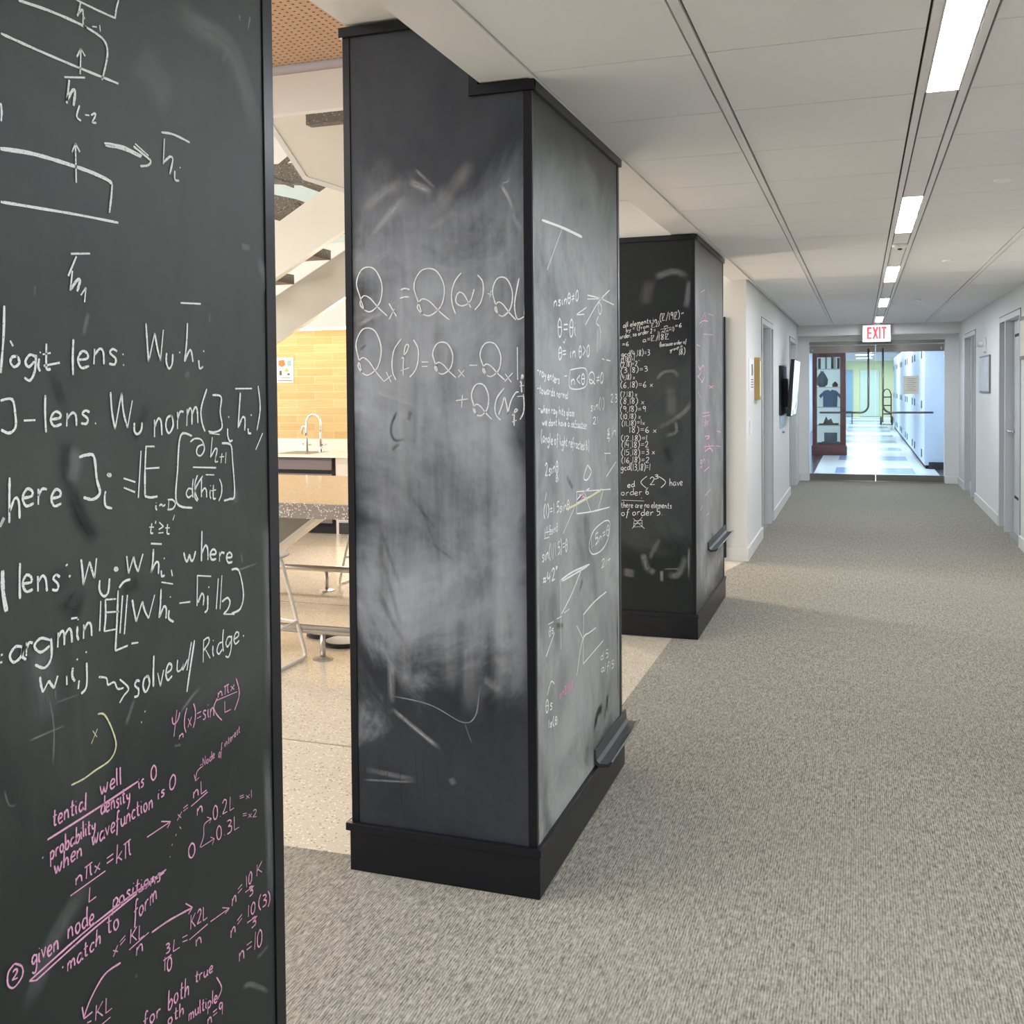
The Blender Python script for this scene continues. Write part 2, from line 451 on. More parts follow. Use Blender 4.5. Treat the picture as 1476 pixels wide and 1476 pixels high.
# baseboards
def baseb(name, segs):
    b = MB()
    for s in segs: b.box(*s, 0, .105)
    return struct(b.build(name, BASEB))
baseb('baseboard_left', [(-.91, -.895, 8.66, 10.03), (-.91, -.895, 11.36, 14.08), (-.91, -.895, 15.46, 16.2), (-1.06, -.895, 8.645, 8.66), (-.895, -.757, 16.185, 16.2)])
baseb('baseboard_right', [(1.335, 1.35, -6, 10.08), (1.335, 1.35, 11.56, 13.88), (1.335, 1.35, 15.30, 16.2), (1.163, 1.335, 16.185, 16.2)])
baseb('baseboard_return', [(-2.4, -1.06, 8.645, 8.66)])
# ceiling: dark backing, tiles, rails, border strips
bands = [(-.868, -.424), (-.386, .151), (.307, .863), (.901, 1.347)]
cb = MB(); cb.box(-.885, 1.5, -6, 16.3, ZC + .012, ZC + .06); struct(cb.build('ceiling_backing', CEILD))
ct = MB()
k0, k1 = -15, 23
lights_k = [-11, -6, -1, 4, 9, 14, 19]
for k in range(k0, k1):
    ya, yb = TY0 + k*TT + .0025, TY0 + (k+1)*TT - .0025
    yb = min(yb, 16.2)
    if ya >= yb: continue
    for a, b in bands: ct.box(a, b, ya, yb, ZC - .0005, ZC + .02)
    if not any(k in (q, q+1) for q in lights_k): ct.box(.186, .272, ya, yb, ZC - .0005, ZC + .02)
struct(ct.build('ceiling', CEIL))
rl = MB()
for a, b in ((-.417, -.393), (.158, .180), (.278, .300), (.870, .894)): rl.box(a, b, -6, 16.2, ZC - .004, ZC + .02)
rl.box(-.886, -.872, -6, 16.2, ZC - .005, ZC + .03)
struct(rl.build('trim_2', RAIL))
gs = MB(); gs.box(-1.04, -.888, -6, 8.66, ZC, 2.60); struct(gs.build('ceiling_border', GYP))
slab('ceiling_soffit', GYP, -1.472, -1.04, -6, 8.66, 2.575, 2.75)
slab('ceiling_lounge', WOOD, -9, -1.472, -6, 4.2, 3.0, 3.06)
slab('ceiling_lounge_side', GYP, -1.472, -1.42, -6, 9.76, 2.75, 5.6)
struct(MB().box(-9, -1.472, 4.215, 4.5, 2.955, 3.30).build('trim_3', mat('cool_white_edge', (205, 204, 214), .6)))
struct(MB().box(-9, -1.472, 4.2, 4.25, 2.775, 2.955).build('wall_stair_fascia', GYP))
slab('wall_stairwell_upper', GYP, -9, -1.472, 4.3, 4.5, 3.30, 5.6)
slab('ceiling_stairwell', GYP, -9, -1.5, 4.3, 9.9, 5.6, 5.7)
# kitchen wall
slab('wall_kitchen', SPLASH, -9, -2.4, 9.75, 9.9, 0, 2.12)
slab('wall_kitchen_upper', GYP, -9, -.93, 9.75, 9.9, 2.12, 5.6)
slab('wall_kitchen_soffit', GYP, -9, -2.4, 9.45, 9.75, 2.125, 3.2)
# hall beyond the glass doors
slab('wall_hall_left', FARW, -1.65, -1.5, 16.4, 48.2, 0, 2.6)
slab('wall_hall_right', FARW, 1.55, 1.7, 16.4, 48.2, 0, 2.6)
slab('wall_hall_near', FARW, -1.5, -1.06, 16.4, 16.5, 0, 2.6)
slab('wall_hall_far', GREENW, -1.5, 1.7, 48.0, 48.2, 0, 2.6)
slab('ceiling_hall', CEIL, -1.65, 1.7, 16.4, 48.2, 2.5, 2.6)
hl = MB()
for y in [18 + i * 1.2 for i in range(25)]: hl.box(-1.5, 1.55, y - .012, y + .012, 2.494, 2.5)
for x in (-.7, -.1, .5, 1.1): hl.box(x - .012, x + .012, 16.4, 48, 2.494, 2.5)
struct(hl.build('trim_4', RAIL))

# ------------------------------------------------------------------ chalkboard columns
FONT = {}
for ln in '''
a 45 40,45 20,50 5,25 15,2 35,15 42,48;42,48 40,15 50,2
b 42 8,100 6,50 5,3;6,25 25,50 40,30 25,2 6,5
c 38 38,42 20,50 5,25 18,2 38,8
d 45 40,45 18,48 5,22 18,2 38,15;44,100 40,50 45,2
e 40 6,26 32,30 34,45 18,52 4,28 14,2 38,8
f 35 38,92 28,100 20,80 15,20 8,-30;4,50 36,54
g 45 40,42 20,50 6,28 18,8 38,25;42,48 40,-10 25,-40 5,-28
h 42 10,100 7,50 5,2;6,25 24,50 36,40 37,2
i 15 7,50 6,20 12,2;8,70 10,74
j 18 14,50 12,-20 0,-38;14,70 16,74
k 38 7,100 5,2;34,50 7,24;14,30 36,2
l 15 8,100 6,50 7,2
m 62 6,50 5,2;6,32 18,50 28,40 29,2;30,32 44,50 54,40 58,2
n 42 6,50 5,2;6,30 22,50 34,40 37,2
o 42 30,48 10,45 4,22 18,1 36,18 32,42 24,49
p 42 7,50 4,-38;6,32 24,50 40,30 25,3 6,8
q 42 38,45 18,50 5,25 18,3 36,20;40,50 38,-38
r 34 6,50 6,2;6,28 18,48 34,46
s 34 32,45 18,52 8,40 26,22 22,4 4,6
t 34 18,85 15,30 17,5 32,5;2,52 34,55
u 42 6,50 6,15 20,2 36,20;38,50 38,15 44,2
v 36 4,50 18,3;18,3 36,50
w 58 3,50 10,15 18,4 28,38;28,38 36,6 46,12 56,52
x 36 4,50 32,2;34,50 2,2
y 40 5,50 10,25 28,22;38,50 30,0 8,-38
z 36 5,48 34,48;34,48 4,3;4,3 36,3
W 75 3,100 10,45 18,2;18,2 36,85;36,85 44,30 54,2;54,2 74,100
L 45 10,100 7,3;7,3 44,8
K 50 8,100 6,2;46,98 8,45;16,52 48,2
J 45 10,98 42,98;34,98 34,30 20,2 2,18
D 55 10,98 8,2;2,98 35,92 52,50 35,6 2,3
N 58 6,2 10,100;10,100 46,4;46,4 54,100
R 50 8,100 6,2;6,95 34,98 40,75 8,52;20,50 48,2
Z 50 4,98 46,98;46,98 4,3;4,3 48,3;14,98 6,30
Q 88 22,2 12,30 2,65 20,97 52,98 72,65 66,25 42,3 24,4 10,18 20,36 38,32 60,12 84,-6
0 42 24,100 6,70 6,20 20,0 36,25 36,75 22,99
1 14 8,100 6,2
2 44 5,78 22,98 38,80 26,40 4,3;4,3 42,4
3 42 6,95 30,95 36,75 14,55;14,55 38,45 34,12 6,4
4 44 10,98 6,45 40,45;32,75 30,2
5 42 38,98 10,98;10,98 8,58 34,55 36,18 6,3
6 42 32,98 10,60 6,20 22,1 36,22 22,45 8,25
7 42 4,96 40,96;40,96 14,2
8 42 34,88 16,98 8,75 32,35 24,3 6,18 18,50 36,80 26,97
9 42 36,85 14,95 8,65 24,52 38,80;38,85 34,2
( 26 24,115 8,75 6,25 22,-15
) 26 4,115 20,75 20,25 4,-15
[ 28 24,110 6,110;6,110 5,-10;5,-10 24,-10
] 28 4,110 22,110;22,110 22,-10;22,-10 4,-10
= 44 4,60 40,62;4,34 40,36
≠ 44 4,60 40,62;4,34 40,36;32,85 12,10
≈ 44 4,60 14,68 28,58 40,66;4,36 14,44 28,34 40,42
+ 44 4,48 40,50;22,75 21,22
- 38 4,48 34,50
. 14 6,2 9,5
, 16 10,6 4,-16
: 16 7,42 9,46;7,8 9,12
' 12 8,105 5,80
/ 36 34,110 4,-10
< 40 36,88 4,48;4,48 36,10
> 40 4,88 36,48;36,48 4,10
≥ 42 4,95 36,62;36,62 4,35;4,5 38,12
~ 44 4,45 14,60 28,42 40,56
| 14 7,110 7,-10
° 24 12,100 4,90 12,78 20,90 12,100
π 46 2,82 44,88;14,84 10,2;32,86 34,20 42,4
ψ 54 4,80 10,45 24,38 40,55 48,88;30,110 20,-30
θ 38 20,100 5,70 6,20 18,0 33,25 32,75 20,99;6,52 32,52
ξ 36 28,98 10,88 24,70 8,55 28,48 6,25 30,10 16,-15
'''.strip('\n').split('\n'):
    ch, w, rest = ln.split(' ', 2)
    FONT[ch] = (float(w), [[tuple(float(q) for q in p.split(',')) for p in st.split()] for st in rest.split(';')])
CHALK = '''
T|c1|w|5|o|879,1506,895,1506,0,25
T|c1|w|5|g|898,1503,917,1505,1,32
T|c1|w|5|i|918,1502,926,1502,1,31
T|c1|w|5|t|927,1501,940,1502,1,37
T|c1|w|5|l|971,1499,979,1499,1,44
T|c1|w|5|ens:|981,1509,1067,1510,1,40
T|c1|w|5|l|926,1433,934,1433,1,44
T|c1|w|5|ens.|935,1437,1013,1437,1,33
T|c1|w|5|norm|1118,1418,1216,1430,2,49
T|c1|w|4|d(hi|1183,1330,1242,1322,1,27
T|c1|w|4|t)|1242,1322,1268,1321,1,25
T|c1|w|4|i~D|1118,1319,1162,1316,0,14
T|c1|w|4|t'≥t|1104,1292,1148,1284,1,16
T|c1|w|5|h|873,1336,892,1340,1,51
T|c1|w|5|ere|892,1348,953,1346,1,38
T|c1|w|5|l|884,1248,890,1247,1,41
T|c1|w|5|ens|891,1253,947,1243,1,37
T|c1|w|5|w|1175,1242,1204,1239,1,28
T|c1|w|5|h|1215,1233,1235,1232,1,44
T|c1|w|5|ere|1235,1233,1292,1220,1,30
T|c1|w|5|a|869,1181,892,1179,1,35
T|c1|w|5|r|892,1180,903,1178,1,32
T|c1|w|5|g|903,1181,935,1175,1,38
T|c1|w|5|min|940,1178,999,1179,0,36
T|c1|w|5|solve|1070,1080,1149,1086,1,42
T|c1|w|4|Ridge|1214,1089,1306,1098,0,33
T|c1|p|3|ψ|1143,1013,1163,1012,1,25
T|c1|p|3|n|1159,998,1170,998,1,12
T|c1|p|3|(x)=sin|1170,1008,1241,1007,1,26
T|c1|p|3|nπx|1250,1030,1292,1030,0,15
T|c1|p|3|L|1264,1002,1283,1001,1,17
T|c1|p|2|-Node|1205,940,1240,945,0,13
T|c1|p|2|of|1249,940,1258,945,1,16
T|c1|p|2|interest|1264,951,1304,961,0,12
T|c1|p|3.5|tential|928,974,983,972,0,22
T|c1|p|3.5|well|1006,980,1045,980,0,23
T|c1|p|3.5|0|1100,963,1113,962,0,20
T|c1|p|3.5|is|1076,960,1087,962,0,19
T|c1|p|3.5|probability|923,936,997,941,0,20
T|c1|p|3.5|density|1006,955,1060,952,0,22
T|c1|p|3.5|when|929,918,974,919,1,21
T|c1|p|3.5|wavefunction|990,924,1103,927,0,23
T|c1|p|3.5|is|1113,933,1128,934,1,17
T|c1|p|3.5|0|1136,935,1151,935,0,20
T|c1|p|3.5|nπx|962,888,1005,889,0,18
T|c1|p|3.5|L|981,857,996,857,0,18
T|c1|p|3.5|=kπ|1014,882,1061,883,1,24
T|c1|p|3|x=|1153,889,1178,891,1,16
T|c1|p|3.5|nL|1188,904,1220,904,0,19
T|c1|p|3.5|n|1196,878,1211,878,1,21
T|c1|p|3.5|0|1176,823,1193,822,0,21
T|c1|p|3|0.2L|1234,856,1286,851,0,21
T|c1|p|2.5|=x1|1300,857,1334,851,0,12
T|c1|p|3|0.3L|1242,823,1298,817,0,21
T|c1|p|2.5|=x2|1307,828,1346,816,0,12
T|c1|p|3.5|2|864,829,873,827,1,11
T|c1|p|3.5|given|892,828,934,827,0,23
T|c1|p|3.5|node|948,832,992,828,1,25
T|c1|p|3.5|positions|1023,830,1117,823,1,22
T|c1|p|3.5|match|946,793,1002,796,1,21
T|c1|p|3.5|to|1013,803,1035,798,0,27
T|c1|p|3.5|form|1062,792,1108,802,1,26
T|c1|p|3.5|x=|1023,768,1048,775,0,17
T|c1|p|3.5|KL|1053,768,1083,764,1,18
T|c1|p|3.5|n|1065,748,1080,748,1,22
T|c1|p|3.5|3|1123,718,1133,716,1,13
T|c1|p|3.5|L|1137,714,1154,711,1,16
T|c1|p|3.5|10|1120,696,1137,690,0,19
T|c1|p|3.5|K2L|1177,724,1216,720,1,20
T|c1|p|3.5|n|1188,694,1203,692,0,20
T|c1|p|3.5|n=|1275,709,1304,714,1,23
T|c1|p|3.5|10|1314,719,1330,721,0,18
T|c1|p|3.5|3|1321,701,1333,700,0,15
T|c1|p|3.5|K|1340,722,1357,722,0,18
T|c1|p|3.5|n=|1271,662,1303,670,1,23
T|c1|p|3.5|10|1317,672,1337,670,0,18
T|c1|p|3.5|3|1325,649,1339,648,0,15
T|c1|p|3.5|(3)|1345,669,1380,662,1,19
T|c1|p|3.5|n=10|1292,616,1355,608,1,27
T|c1|p|3.5|KL|989,707,1020,704,1,19
T|c1|p|3.5|for|1077,644,1112,639,0,22
T|c1|p|3.5|both|1126,640,1172,635,1,27
T|c1|p|3.5|true|1185,644,1227,636,1,18
T|c1|p|3.5|multiple|1170,599,1237,587,0,20
T|c1|p|3.5|n=9|1212,566,1251,562,0,20
T|c1|p|3.5|oth|1126,619,1160,615,0,19
S|c1|w|4|989,1948 1026,1948 1060,1949
S|c1|w|4|1059,1949 1061,1960 1066,1974
S|c1|w|4|999,1948 996,1936 993,1929
S|c1|w|4|995,1933 1002,1940 1003,1933 1006,1930
S|c1|w|4|1003,1933 1003,1922 1009,1920
S|c1|w|4|1018,1925 1026,1927
S|c1|w|4|1031,1931 1032,1923
S|c1|w|5|903,1916 947,1920 993,1921 1022,1919 1039,1914 1044,1902 1040,1884 1033,1864
S|c1|w|5|877,1871 931,1869 992,1868 1038,1868 1063,1868
S|c1|w|5|996,1861 998,1892
S|c1|w|5|991,1880 998,1892
S|c1|w|5|998,1892 1005,1885
S|c1|w|5|970,1850 1004,1859
S|c1|w|6|978,1849 973,1820
S|c1|w|6|973,1823 983,1838 987,1837 984,1820
S|c1|w|4|994,1823 989,1809 996,1805
S|c1|w|4|1003,1814 1010,1815
S|c1|w|4|1013,1816 1020,1820 1020,1816 1015,1808 1022,1809
S|c1|w|4|875,1795 876,1786 875,1775
S|c1|w|7|873,1745 914,1749 958,1749 1005,1747 1038,1743 1048,1739
S|c1|w|5|1048,1739 1046,1723 1042,1702
S|c1|w|5|872,1687 927,1689 987,1691 1058,1692
S|c1|w|5|986,1729 986,1776
S|c1|w|5|980,1764 986,1776
S|c1|w|5|986,1776 993,1767
S|c1|w|5|1035,1787 1070,1790 1105,1786
S|c1|w|5|1037,1785 1070,1787 1103,1784
S|c1|w|5|1089,1795 1107,1789 1122,1783 1116,1776 1101,1772
S|c1|w|5|1092,1799 1118,1789
S|c1|w|5|1145,1826 1171,1829 1206,1826
S|c1|w|5|1151,1819 1148,1784
S|c1|w|5|1149,1787 1162,1797 1168,1794 1161,1773
S|c1|w|5|1172,1780 1172,1768 1181,1768
S|c1|w|5|1183,1787 1184,1786
S|c1|w|5|975,1643 1007,1647
S|c1|w|6|984,1641 970,1616
S|c1|w|6|977,1623 973,1599
S|c1|w|6|974,1601 985,1613 989,1612 984,1599
S|c1|w|5|990,1595 999,1605
S|c1|w|5|999,1605 996,1587
S|c1|w|6|1180,1600 1225,1602
S|c1|w|5|874,1574 872,1540 867,1500
S|c1|w|5|929,1509 954,1513
S|c1|w|5|881,1536 885,1530
S|c1|w|5|1107,1568 1109,1540 1111,1517
S|c1|w|5|1111,1517 1124,1556
S|c1|w|5|1124,1556 1129,1536 1135,1519
S|c1|w|5|1135,1519 1142,1561
S|c1|w|5|1148,1530 1147,1518 1152,1509 1159,1515 1161,1529
S|c1|w|5|1194,1573 1191,1543 1186,1519
S|c1|w|5|1187,1520 1195,1532 1201,1535 1205,1519
S|c1|w|5|1218,1522 1220,1510 1228,1513
S|c1|w|5|1229,1536 1231,1534
S|c1|w|5|1175,1532 1177,1531
S|c1|w|5|866,1470 882,1471 886,1455 886,1440 877,1434 866,1438
S|c1|w|5|898,1447 915,1447
S|c1|w|5|1038,1478 1040,1453 1045,1431
S|c1|w|5|1045,1431 1058,1477
S|c1|w|5|1058,1477 1061,1452 1068,1432
S|c1|w|5|1068,1432 1078,1467
S|c1|w|5|1081,1438 1081,1427 1087,1423 1094,1428 1096,1438
S|c1|w|5|1236,1481 1222,1454 1223,1434 1230,1420
S|c1|w|5|1249,1472 1270,1469 1267,1447 1271,1424 1252,1418 1238,1420
S|c1|w|5|1285,1422 1285,1411 1290,1403 1297,1404
S|c1|w|5|1287,1440 1289,1438
S|c1|w|5|1306,1481 1350,1481
S|c1|w|5|1319,1475 1315,1446 1312,1422
S|c1|w|5|1314,1424 1323,1437 1330,1435 1329,1417
S|c1|w|5|1338,1420 1339,1413 1346,1412
S|c1|w|5|1346,1441 1348,1439
S|c1|w|5|1367,1485 1372,1450 1362,1416
S|c1|w|5|1378,1411 1358,1386
S|c1|w|5|1200,1415 1175,1417 1167,1370 1164,1325 1198,1314
S|c1|w|4|1196,1407 1207,1411 1222,1408 1228,1395 1219,1386 1210,1390 1213,1399 1228,1402
S|c1|w|4|1240,1417 1265,1414
S|c1|w|4|1247,1411 1242,1382
S|c1|w|4|1243,1383 1254,1394 1258,1391 1253,1379
S|c1|w|4|1255,1383 1253,1375 1260,1375
S|c1|w|4|1270,1386 1267,1372
S|c1|w|4|1264,1381 1275,1381
S|c1|w|4|1280,1387 1278,1371
S|c1|w|5|1201,1371 1255,1366
S|c1|w|4|1230,1358 1250,1356
S|c1|w|4|1223,1357 1207,1342 1204,1329 1210,1322
S|c1|w|5|1270,1401 1292,1397 1296,1374 1300,1322 1287,1317 1273,1316
S|c1|w|5|1093,1401 1086,1340
S|c1|w|5|1103,1407 1100,1375 1099,1341
S|c1|w|5|1103,1406 1120,1405
S|c1|w|5|1100,1377 1129,1376
S|c1|w|5|1099,1341 1110,1338 1124,1338
S|c1|w|5|1059,1368 1081,1361
S|c1|w|5|1059,1356 1080,1348
S|c1|w|6|982,1400 995,1402 1007,1399 1011,1371 1016,1354 1004,1347 988,1351
S|c1|w|5|1026,1355 1024,1346 1026,1336 1037,1332
S|c1|w|5|1033,1376 1036,1374 1033,1373 1030,1375 1033,1376
S|c1|w|3|1159,1309 1155,1302
S|c1|w|5|862,1332 868,1341
S|c1|w|5|862,1334 867,1342
S|c1|w|8|864,1284 864,1261 868,1238
S|c1|w|7|958,1275 959,1273
S|c1|w|7|962,1261 964,1259
S|c1|w|5|982,1277 984,1261 985,1245
S|c1|w|5|985,1245 996,1272
S|c1|w|5|996,1272 1000,1260 1004,1250
S|c1|w|5|1004,1250 1008,1274
S|c1|w|5|1013,1246 1012,1234 1019,1225 1027,1228 1030,1245
S|c1|w|5|1042,1257 1045,1254 1042,1253 1039,1255 1042,1257
S|c1|w|5|1062,1268 1065,1245
S|c1|w|5|1065,1245 1075,1265
S|c1|w|5|1075,1265 1078,1254 1083,1244
S|c1|w|5|1083,1244 1093,1266
S|c1|w|5|1109,1277 1131,1273
S|c1|w|5|1114,1269 1112,1251 1108,1238
S|c1|w|5|1108,1238 1118,1250 1124,1248 1123,1234
S|c1|w|5|1129,1238 1130,1230 1136,1230
S|c1|w|5|1135,1254 1136,1252
S|c1|w|5|1150,1235 1152,1226
S|c1|w|5|1129,1222 1153,1215
S|c1|w|5|1047,1230 1056,1236 1068,1237
S|c1|w|5|1014,1220 1011,1183
S|c1|w|5|1022,1220 1022,1199 1019,1181
S|c1|w|5|1022,1220 1041,1217
S|c1|w|5|1022,1204 1046,1200
S|c1|w|5|1019,1181 1040,1179
S|c1|w|5|1045,1227 1042,1189 1038,1152
S|c1|w|5|1038,1152 1061,1153
S|c1|w|5|1068,1154 1081,1152
S|c1|w|5|1053,1219 1047,1172
S|c1|w|5|1062,1218 1055,1169
S|c1|w|5|1071,1210 1074,1195 1078,1180
S|c1|w|5|1078,1180 1090,1204
S|c1|w|5|1090,1204 1095,1190 1102,1179
S|c1|w|5|1102,1179 1115,1208
S|c1|w|5|1128,1213 1126,1192 1123,1175
S|c1|w|5|1124,1176 1133,1188 1138,1184 1137,1171
S|c1|w|5|1144,1181 1143,1170 1153,1163
S|c1|w|5|1146,1199 1148,1198
S|c1|w|5|1166,1186 1190,1183
S|c1|w|5|1206,1217 1239,1210
S|c1|w|5|1207,1217 1205,1174
S|c1|w|5|1207,1178 1216,1189 1221,1184 1219,1172
S|c1|w|5|1230,1184 1229,1165 1222,1161
S|c1|w|5|1232,1196 1234,1195
S|c1|w|5|1256,1204 1250,1160
S|c1|w|5|1265,1207 1259,1158
S|c1|w|5|1264,1168 1278,1171 1284,1163 1278,1154 1267,1149
S|c1|w|5|1267,1149 1295,1143
S|c1|w|5|1289,1211 1308,1206 1319,1169 1310,1148 1288,1146
S|c1|w|5|859,1192 862,1192
S|c1|w|5|858,1184 861,1184
S|c1|w|5|964,1209 974,1208
S|c1|w|5|914,1153 915,1144 918,1134
S|c1|w|5|918,1134 927,1145
S|c1|w|5|927,1145 931,1139 935,1134
S|c1|w|5|935,1134 941,1147
S|c1|w|5|955,1143 955,1132
S|c1|w|5|965,1150 964,1140 968,1133
S|c1|w|5|972,1159 973,1157
S|c1|w|5|975,1132 973,1122
S|c1|w|5|988,1150 987,1122 978,1115
S|c1|w|5|987,1164 988,1162
S|c1|w|4|1008,1127 1021,1122 1024,1113 1035,1113 1041,1103 1052,1101
S|c1|w|4|1045,1114 1061,1098 1052,1091 1044,1084
S|c1|w|4|1160,1109 1159,1094 1168,1094 1173,1102
S|c1|w|4|1173,1102 1171,1092 1182,1104
S|c1|w|5|1198,1127 1187,1089 1179,1059
S|c1|w|5|1191,1126 1180,1089
S|c1|w|5|1317,1106 1318,1104
S|c1|w|5|1091,1059 1092,1058
S|c1|w|5|1084,1047 1085,1046
S|c1|p|3|1249,1030 1240,1019 1247,1006 1259,994
S|c1|p|3|1296,1046 1304,1020 1291,999
S|c1|p|3|1246,1027 1298,1025
S|c1|y|2.5|996,1064 1003,1054
S|c1|y|2.5|1004,1064 993,1049
S|c1|y|3.5|1005,1082 1017,1077 1030,1054 1036,1032 1025,1018 998,1014 979,1011 959,1011
S|c1|p|4|920,962 994,966 1076,972
S|c1|p|5|912,945 913,944
S|c1|p|4|954,880 1013,883
S|c1|p|3.5|1091,892 1138,893
S|c1|p|3.5|1120,901 1139,893
S|c1|p|3.5|1139,893 1132,887
S|c1|p|3.5|1184,896 1222,902
S|c1|p|2.5|1210,943 1199,940 1194,928
S|c1|p|2.5|1192,938 1195,928
S|c1|p|2.5|1195,928 1203,930
S|c1|p|2.5|1202,830 1211,842 1213,858 1229,860
S|c1|p|2.5|1220,866 1230,860
S|c1|p|2.5|1230,860 1225,855
S|c1|p|2.5|1204,829 1235,828
S|c1|p|2.5|1227,834 1236,828
S|c1|p|2.5|1236,828 1231,821
S|c1|p|3|1158,878 1161,874
S|c1|p|3|1151,871 1149,869
S|c1|p|3|1142,861 1141,859
S|c1|p|3|1137,846 1136,845
S|c1|p|3.5|869,845 879,836 879,825 867,819 859,827 860,840 869,845
S|c1|p|4|889,814 993,827 1128,832
S|c1|p|4|889,814 899,809
S|c1|p|4|899,809 996,822 1124,830
S|c1|p|5|939,803 940,801
S|c1|p|3.5|1053,762 1091,765
S|c1|p|4|1097,762 1134,760 1181,753
S|c1|p|4|1168,766 1183,753
S|c1|p|4|1183,753 1174,748
S|c1|p|3.5|1119,712 1136,711
S|c1|p|3.5|1160,722 1171,720
S|c1|p|3.5|1160,716 1171,713
S|c1|p|3.5|1175,711 1217,712
S|c1|p|3.5|1224,712 1269,709
S|c1|p|3.5|1253,718 1270,709
S|c1|p|3.5|1270,709 1259,706
S|c1|p|3.5|1311,713 1335,712
S|c1|p|3.5|1315,664 1342,661
S|c1|p|4|1037,754 1008,755 984,739 972,723
S|c1|p|4|969,737 972,721
S|c1|p|4|972,721 986,721
S|c1|p|3.5|993,696 1017,696
S|c1|p|3.5|977,713 984,711
S|c1|p|3.5|1236,624 1248,601 1237,590
M|c1|d|34|0.70|979,1371 973,1353 987,1321 1016,1293
M|c1|d|50|0.50|953,1241 962,1226 987,1216
M|c1|d|30|0.60|964,1425 959,1391 969,1353
M|c1|d|26|0.50|1052,1224 1088,1230
M|c1|d|40|0.35|942,1275 956,1240
M|c1|l|5|0.40|1304,1207 1361,1209
M|c1|l|4|0.35|1315,1232 1319,1216
M|c1|l|60|0.18|914,1196 928,1091
M|c1|l|4|0.35|894,1085 955,1085
M|c1|l|4|0.35|926,1130 934,1089 931,1039
M|c1|l|4|0.30|935,1116 978,1115
M|c1|l|3|0.40|937,1131 938,1120
M|c1|l|8|0.30|1162,1032 1193,1050 1215,1057
M|c1|l|8|0.20|1054,1050 1073,1082
M|c1|l|6|0.35|1149,993 1167,989
M|c1|l|40|0.25|1385,1291 1391,1112 1390,958
M|c1|l|40|0.12|880,776 934,847 998,885
M|c1|l|10|0.30|1339,594 1377,598
M|c1|l|12|0.25|1297,570 1323,564 1375,522
M|c1|l|30|0.30|1375,926 1380,801 1384,644
M|c1|l|8|0.30|1064,719 1068,722
M|c1|l|4|0.30|860,1045 867,1023 881,1020
M|c1|l|14|0.30|1187,1497 1198,1505
M|c1|l|16|0.20|1327,1697 1353,1697
M|c1|d|24|0.55|1110,1461 1090,1431 1075,1415
M|c1|d|70|0.30|942,1478 960,1485
M|c1|l|10|0.25|1003,1576 993,1545
M|c1|l|6|0.25|1247,1592 1245,1575
M|c1|l|6|0.30|919,1601 918,1586
M|c1|l|26|0.30|1374,1685 1392,1653 1394,1626
M|c1|l|30|0.30|966,1368 979,1397 964,1407
M|c1|l|20|0.30|1300,1330 1304,1307
M|c1|l|60|0.22|1168,2010 1218,1996 1305,1988 1359,1913 1373,1857
M|c1|l|8|0.35|1332,2048 1334,2037
M|c1|l|6|0.35|1362,2056 1354,2028
M|c1|l|90|0.12|1096,1920 1172,1865
M|c1|l|12|0.30|1305,1988 1285,1959
T|c2f|w|4|Q|-1445,1710,-1339,1702,2,134
T|c2f|w|4|Q|-1261,1702,-1139,1694,2,139
T|c2f|w|4|Q|-1010,1690,-934,1682,1,112
T|c2f|w|4|Q|-1457,1518,-1351,1500,2,143
T|c2f|w|4|Q|-1203,1518,-1123,1510,1,94
T|c2f|w|4|Q|-1051,1506,-971,1500,1,99
T|c2f|w|4|Q|-1077,1395,-1010,1390,1,94
S|c2f|w|4|-1339,1733 -1326,1712 -1314,1693
S|c2f|w|4|-1321,1716 -1339,1686
S|c2f|w|4|-1300,1772 -1287,1776 -1271,1772
S|c2f|w|4|-1303,1747 -1287,1751 -1272,1750
S|c2f|w|4|-1105,1814 -1125,1791 -1136,1756 -1134,1724 -1124,1695
S|c2f|w|4|-1065,1765 -1078,1730 -1102,1718 -1121,1727 -1121,1747 -1110,1758 -1095,1748 -1076,1712
S|c2f|w|4|-1054,1806 -1039,1787 -1037,1756 -1046,1725 -1064,1705
S|c2f|w|4|-1023,1751 -1004,1744
S|c2f|w|4|-1013,1759 -1016,1740
S|c2f|w|4|-927,1791 -940,1729 -940,1697 -932,1674 -913,1681
S|c2f|w|4|-897,1778 -908,1739 -912,1685
S|c2f|w|4|-1351,1529 -1335,1497
S|c2f|w|4|-1333,1518 -1358,1500
S|c2f|w|4|-1300,1626 -1323,1596 -1331,1559 -1329,1526 -1319,1504
S|c2f|w|4|-1299,1567 -1283,1587 -1276,1605 -1282,1609 -1289,1597 -1294,1555 -1295,1517
S|c2f|w|4|-1303,1531 -1275,1540
S|c2f|w|4|-1260,1623 -1246,1598 -1245,1566 -1254,1534 -1274,1511
S|c2f|w|4|-1234,1556 -1213,1556
S|c2f|w|4|-1234,1543 -1215,1543
S|c2f|w|4|-1117,1532 -1098,1510
S|c2f|w|4|-1099,1530 -1118,1509
S|c2f|w|4|-1082,1544 -1057,1544
S|c2f|w|4|-972,1518 -953,1493
S|c2f|w|4|-949,1520 -973,1496
S|c2f|w|4|-934,1594 -934,1500
S|c2f|w|4|-927,1492 -917,1509 -921,1513 -923,1490 -922,1464
S|c2f|w|4|-928,1482 -915,1484
S|c2f|w|4|-1126,1441 -1088,1446
S|c2f|w|4|-1105,1458 -1108,1421
S|c2f|w|4|-975,1477 -996,1451 -1004,1424 -1001,1400 -987,1384
S|c2f|w|4|-993,1400 -982,1427 -975,1455
S|c2f|w|4|-975,1455 -967,1423 -965,1402
S|c2f|w|4|-965,1402 -955,1439 -940,1463 -931,1465
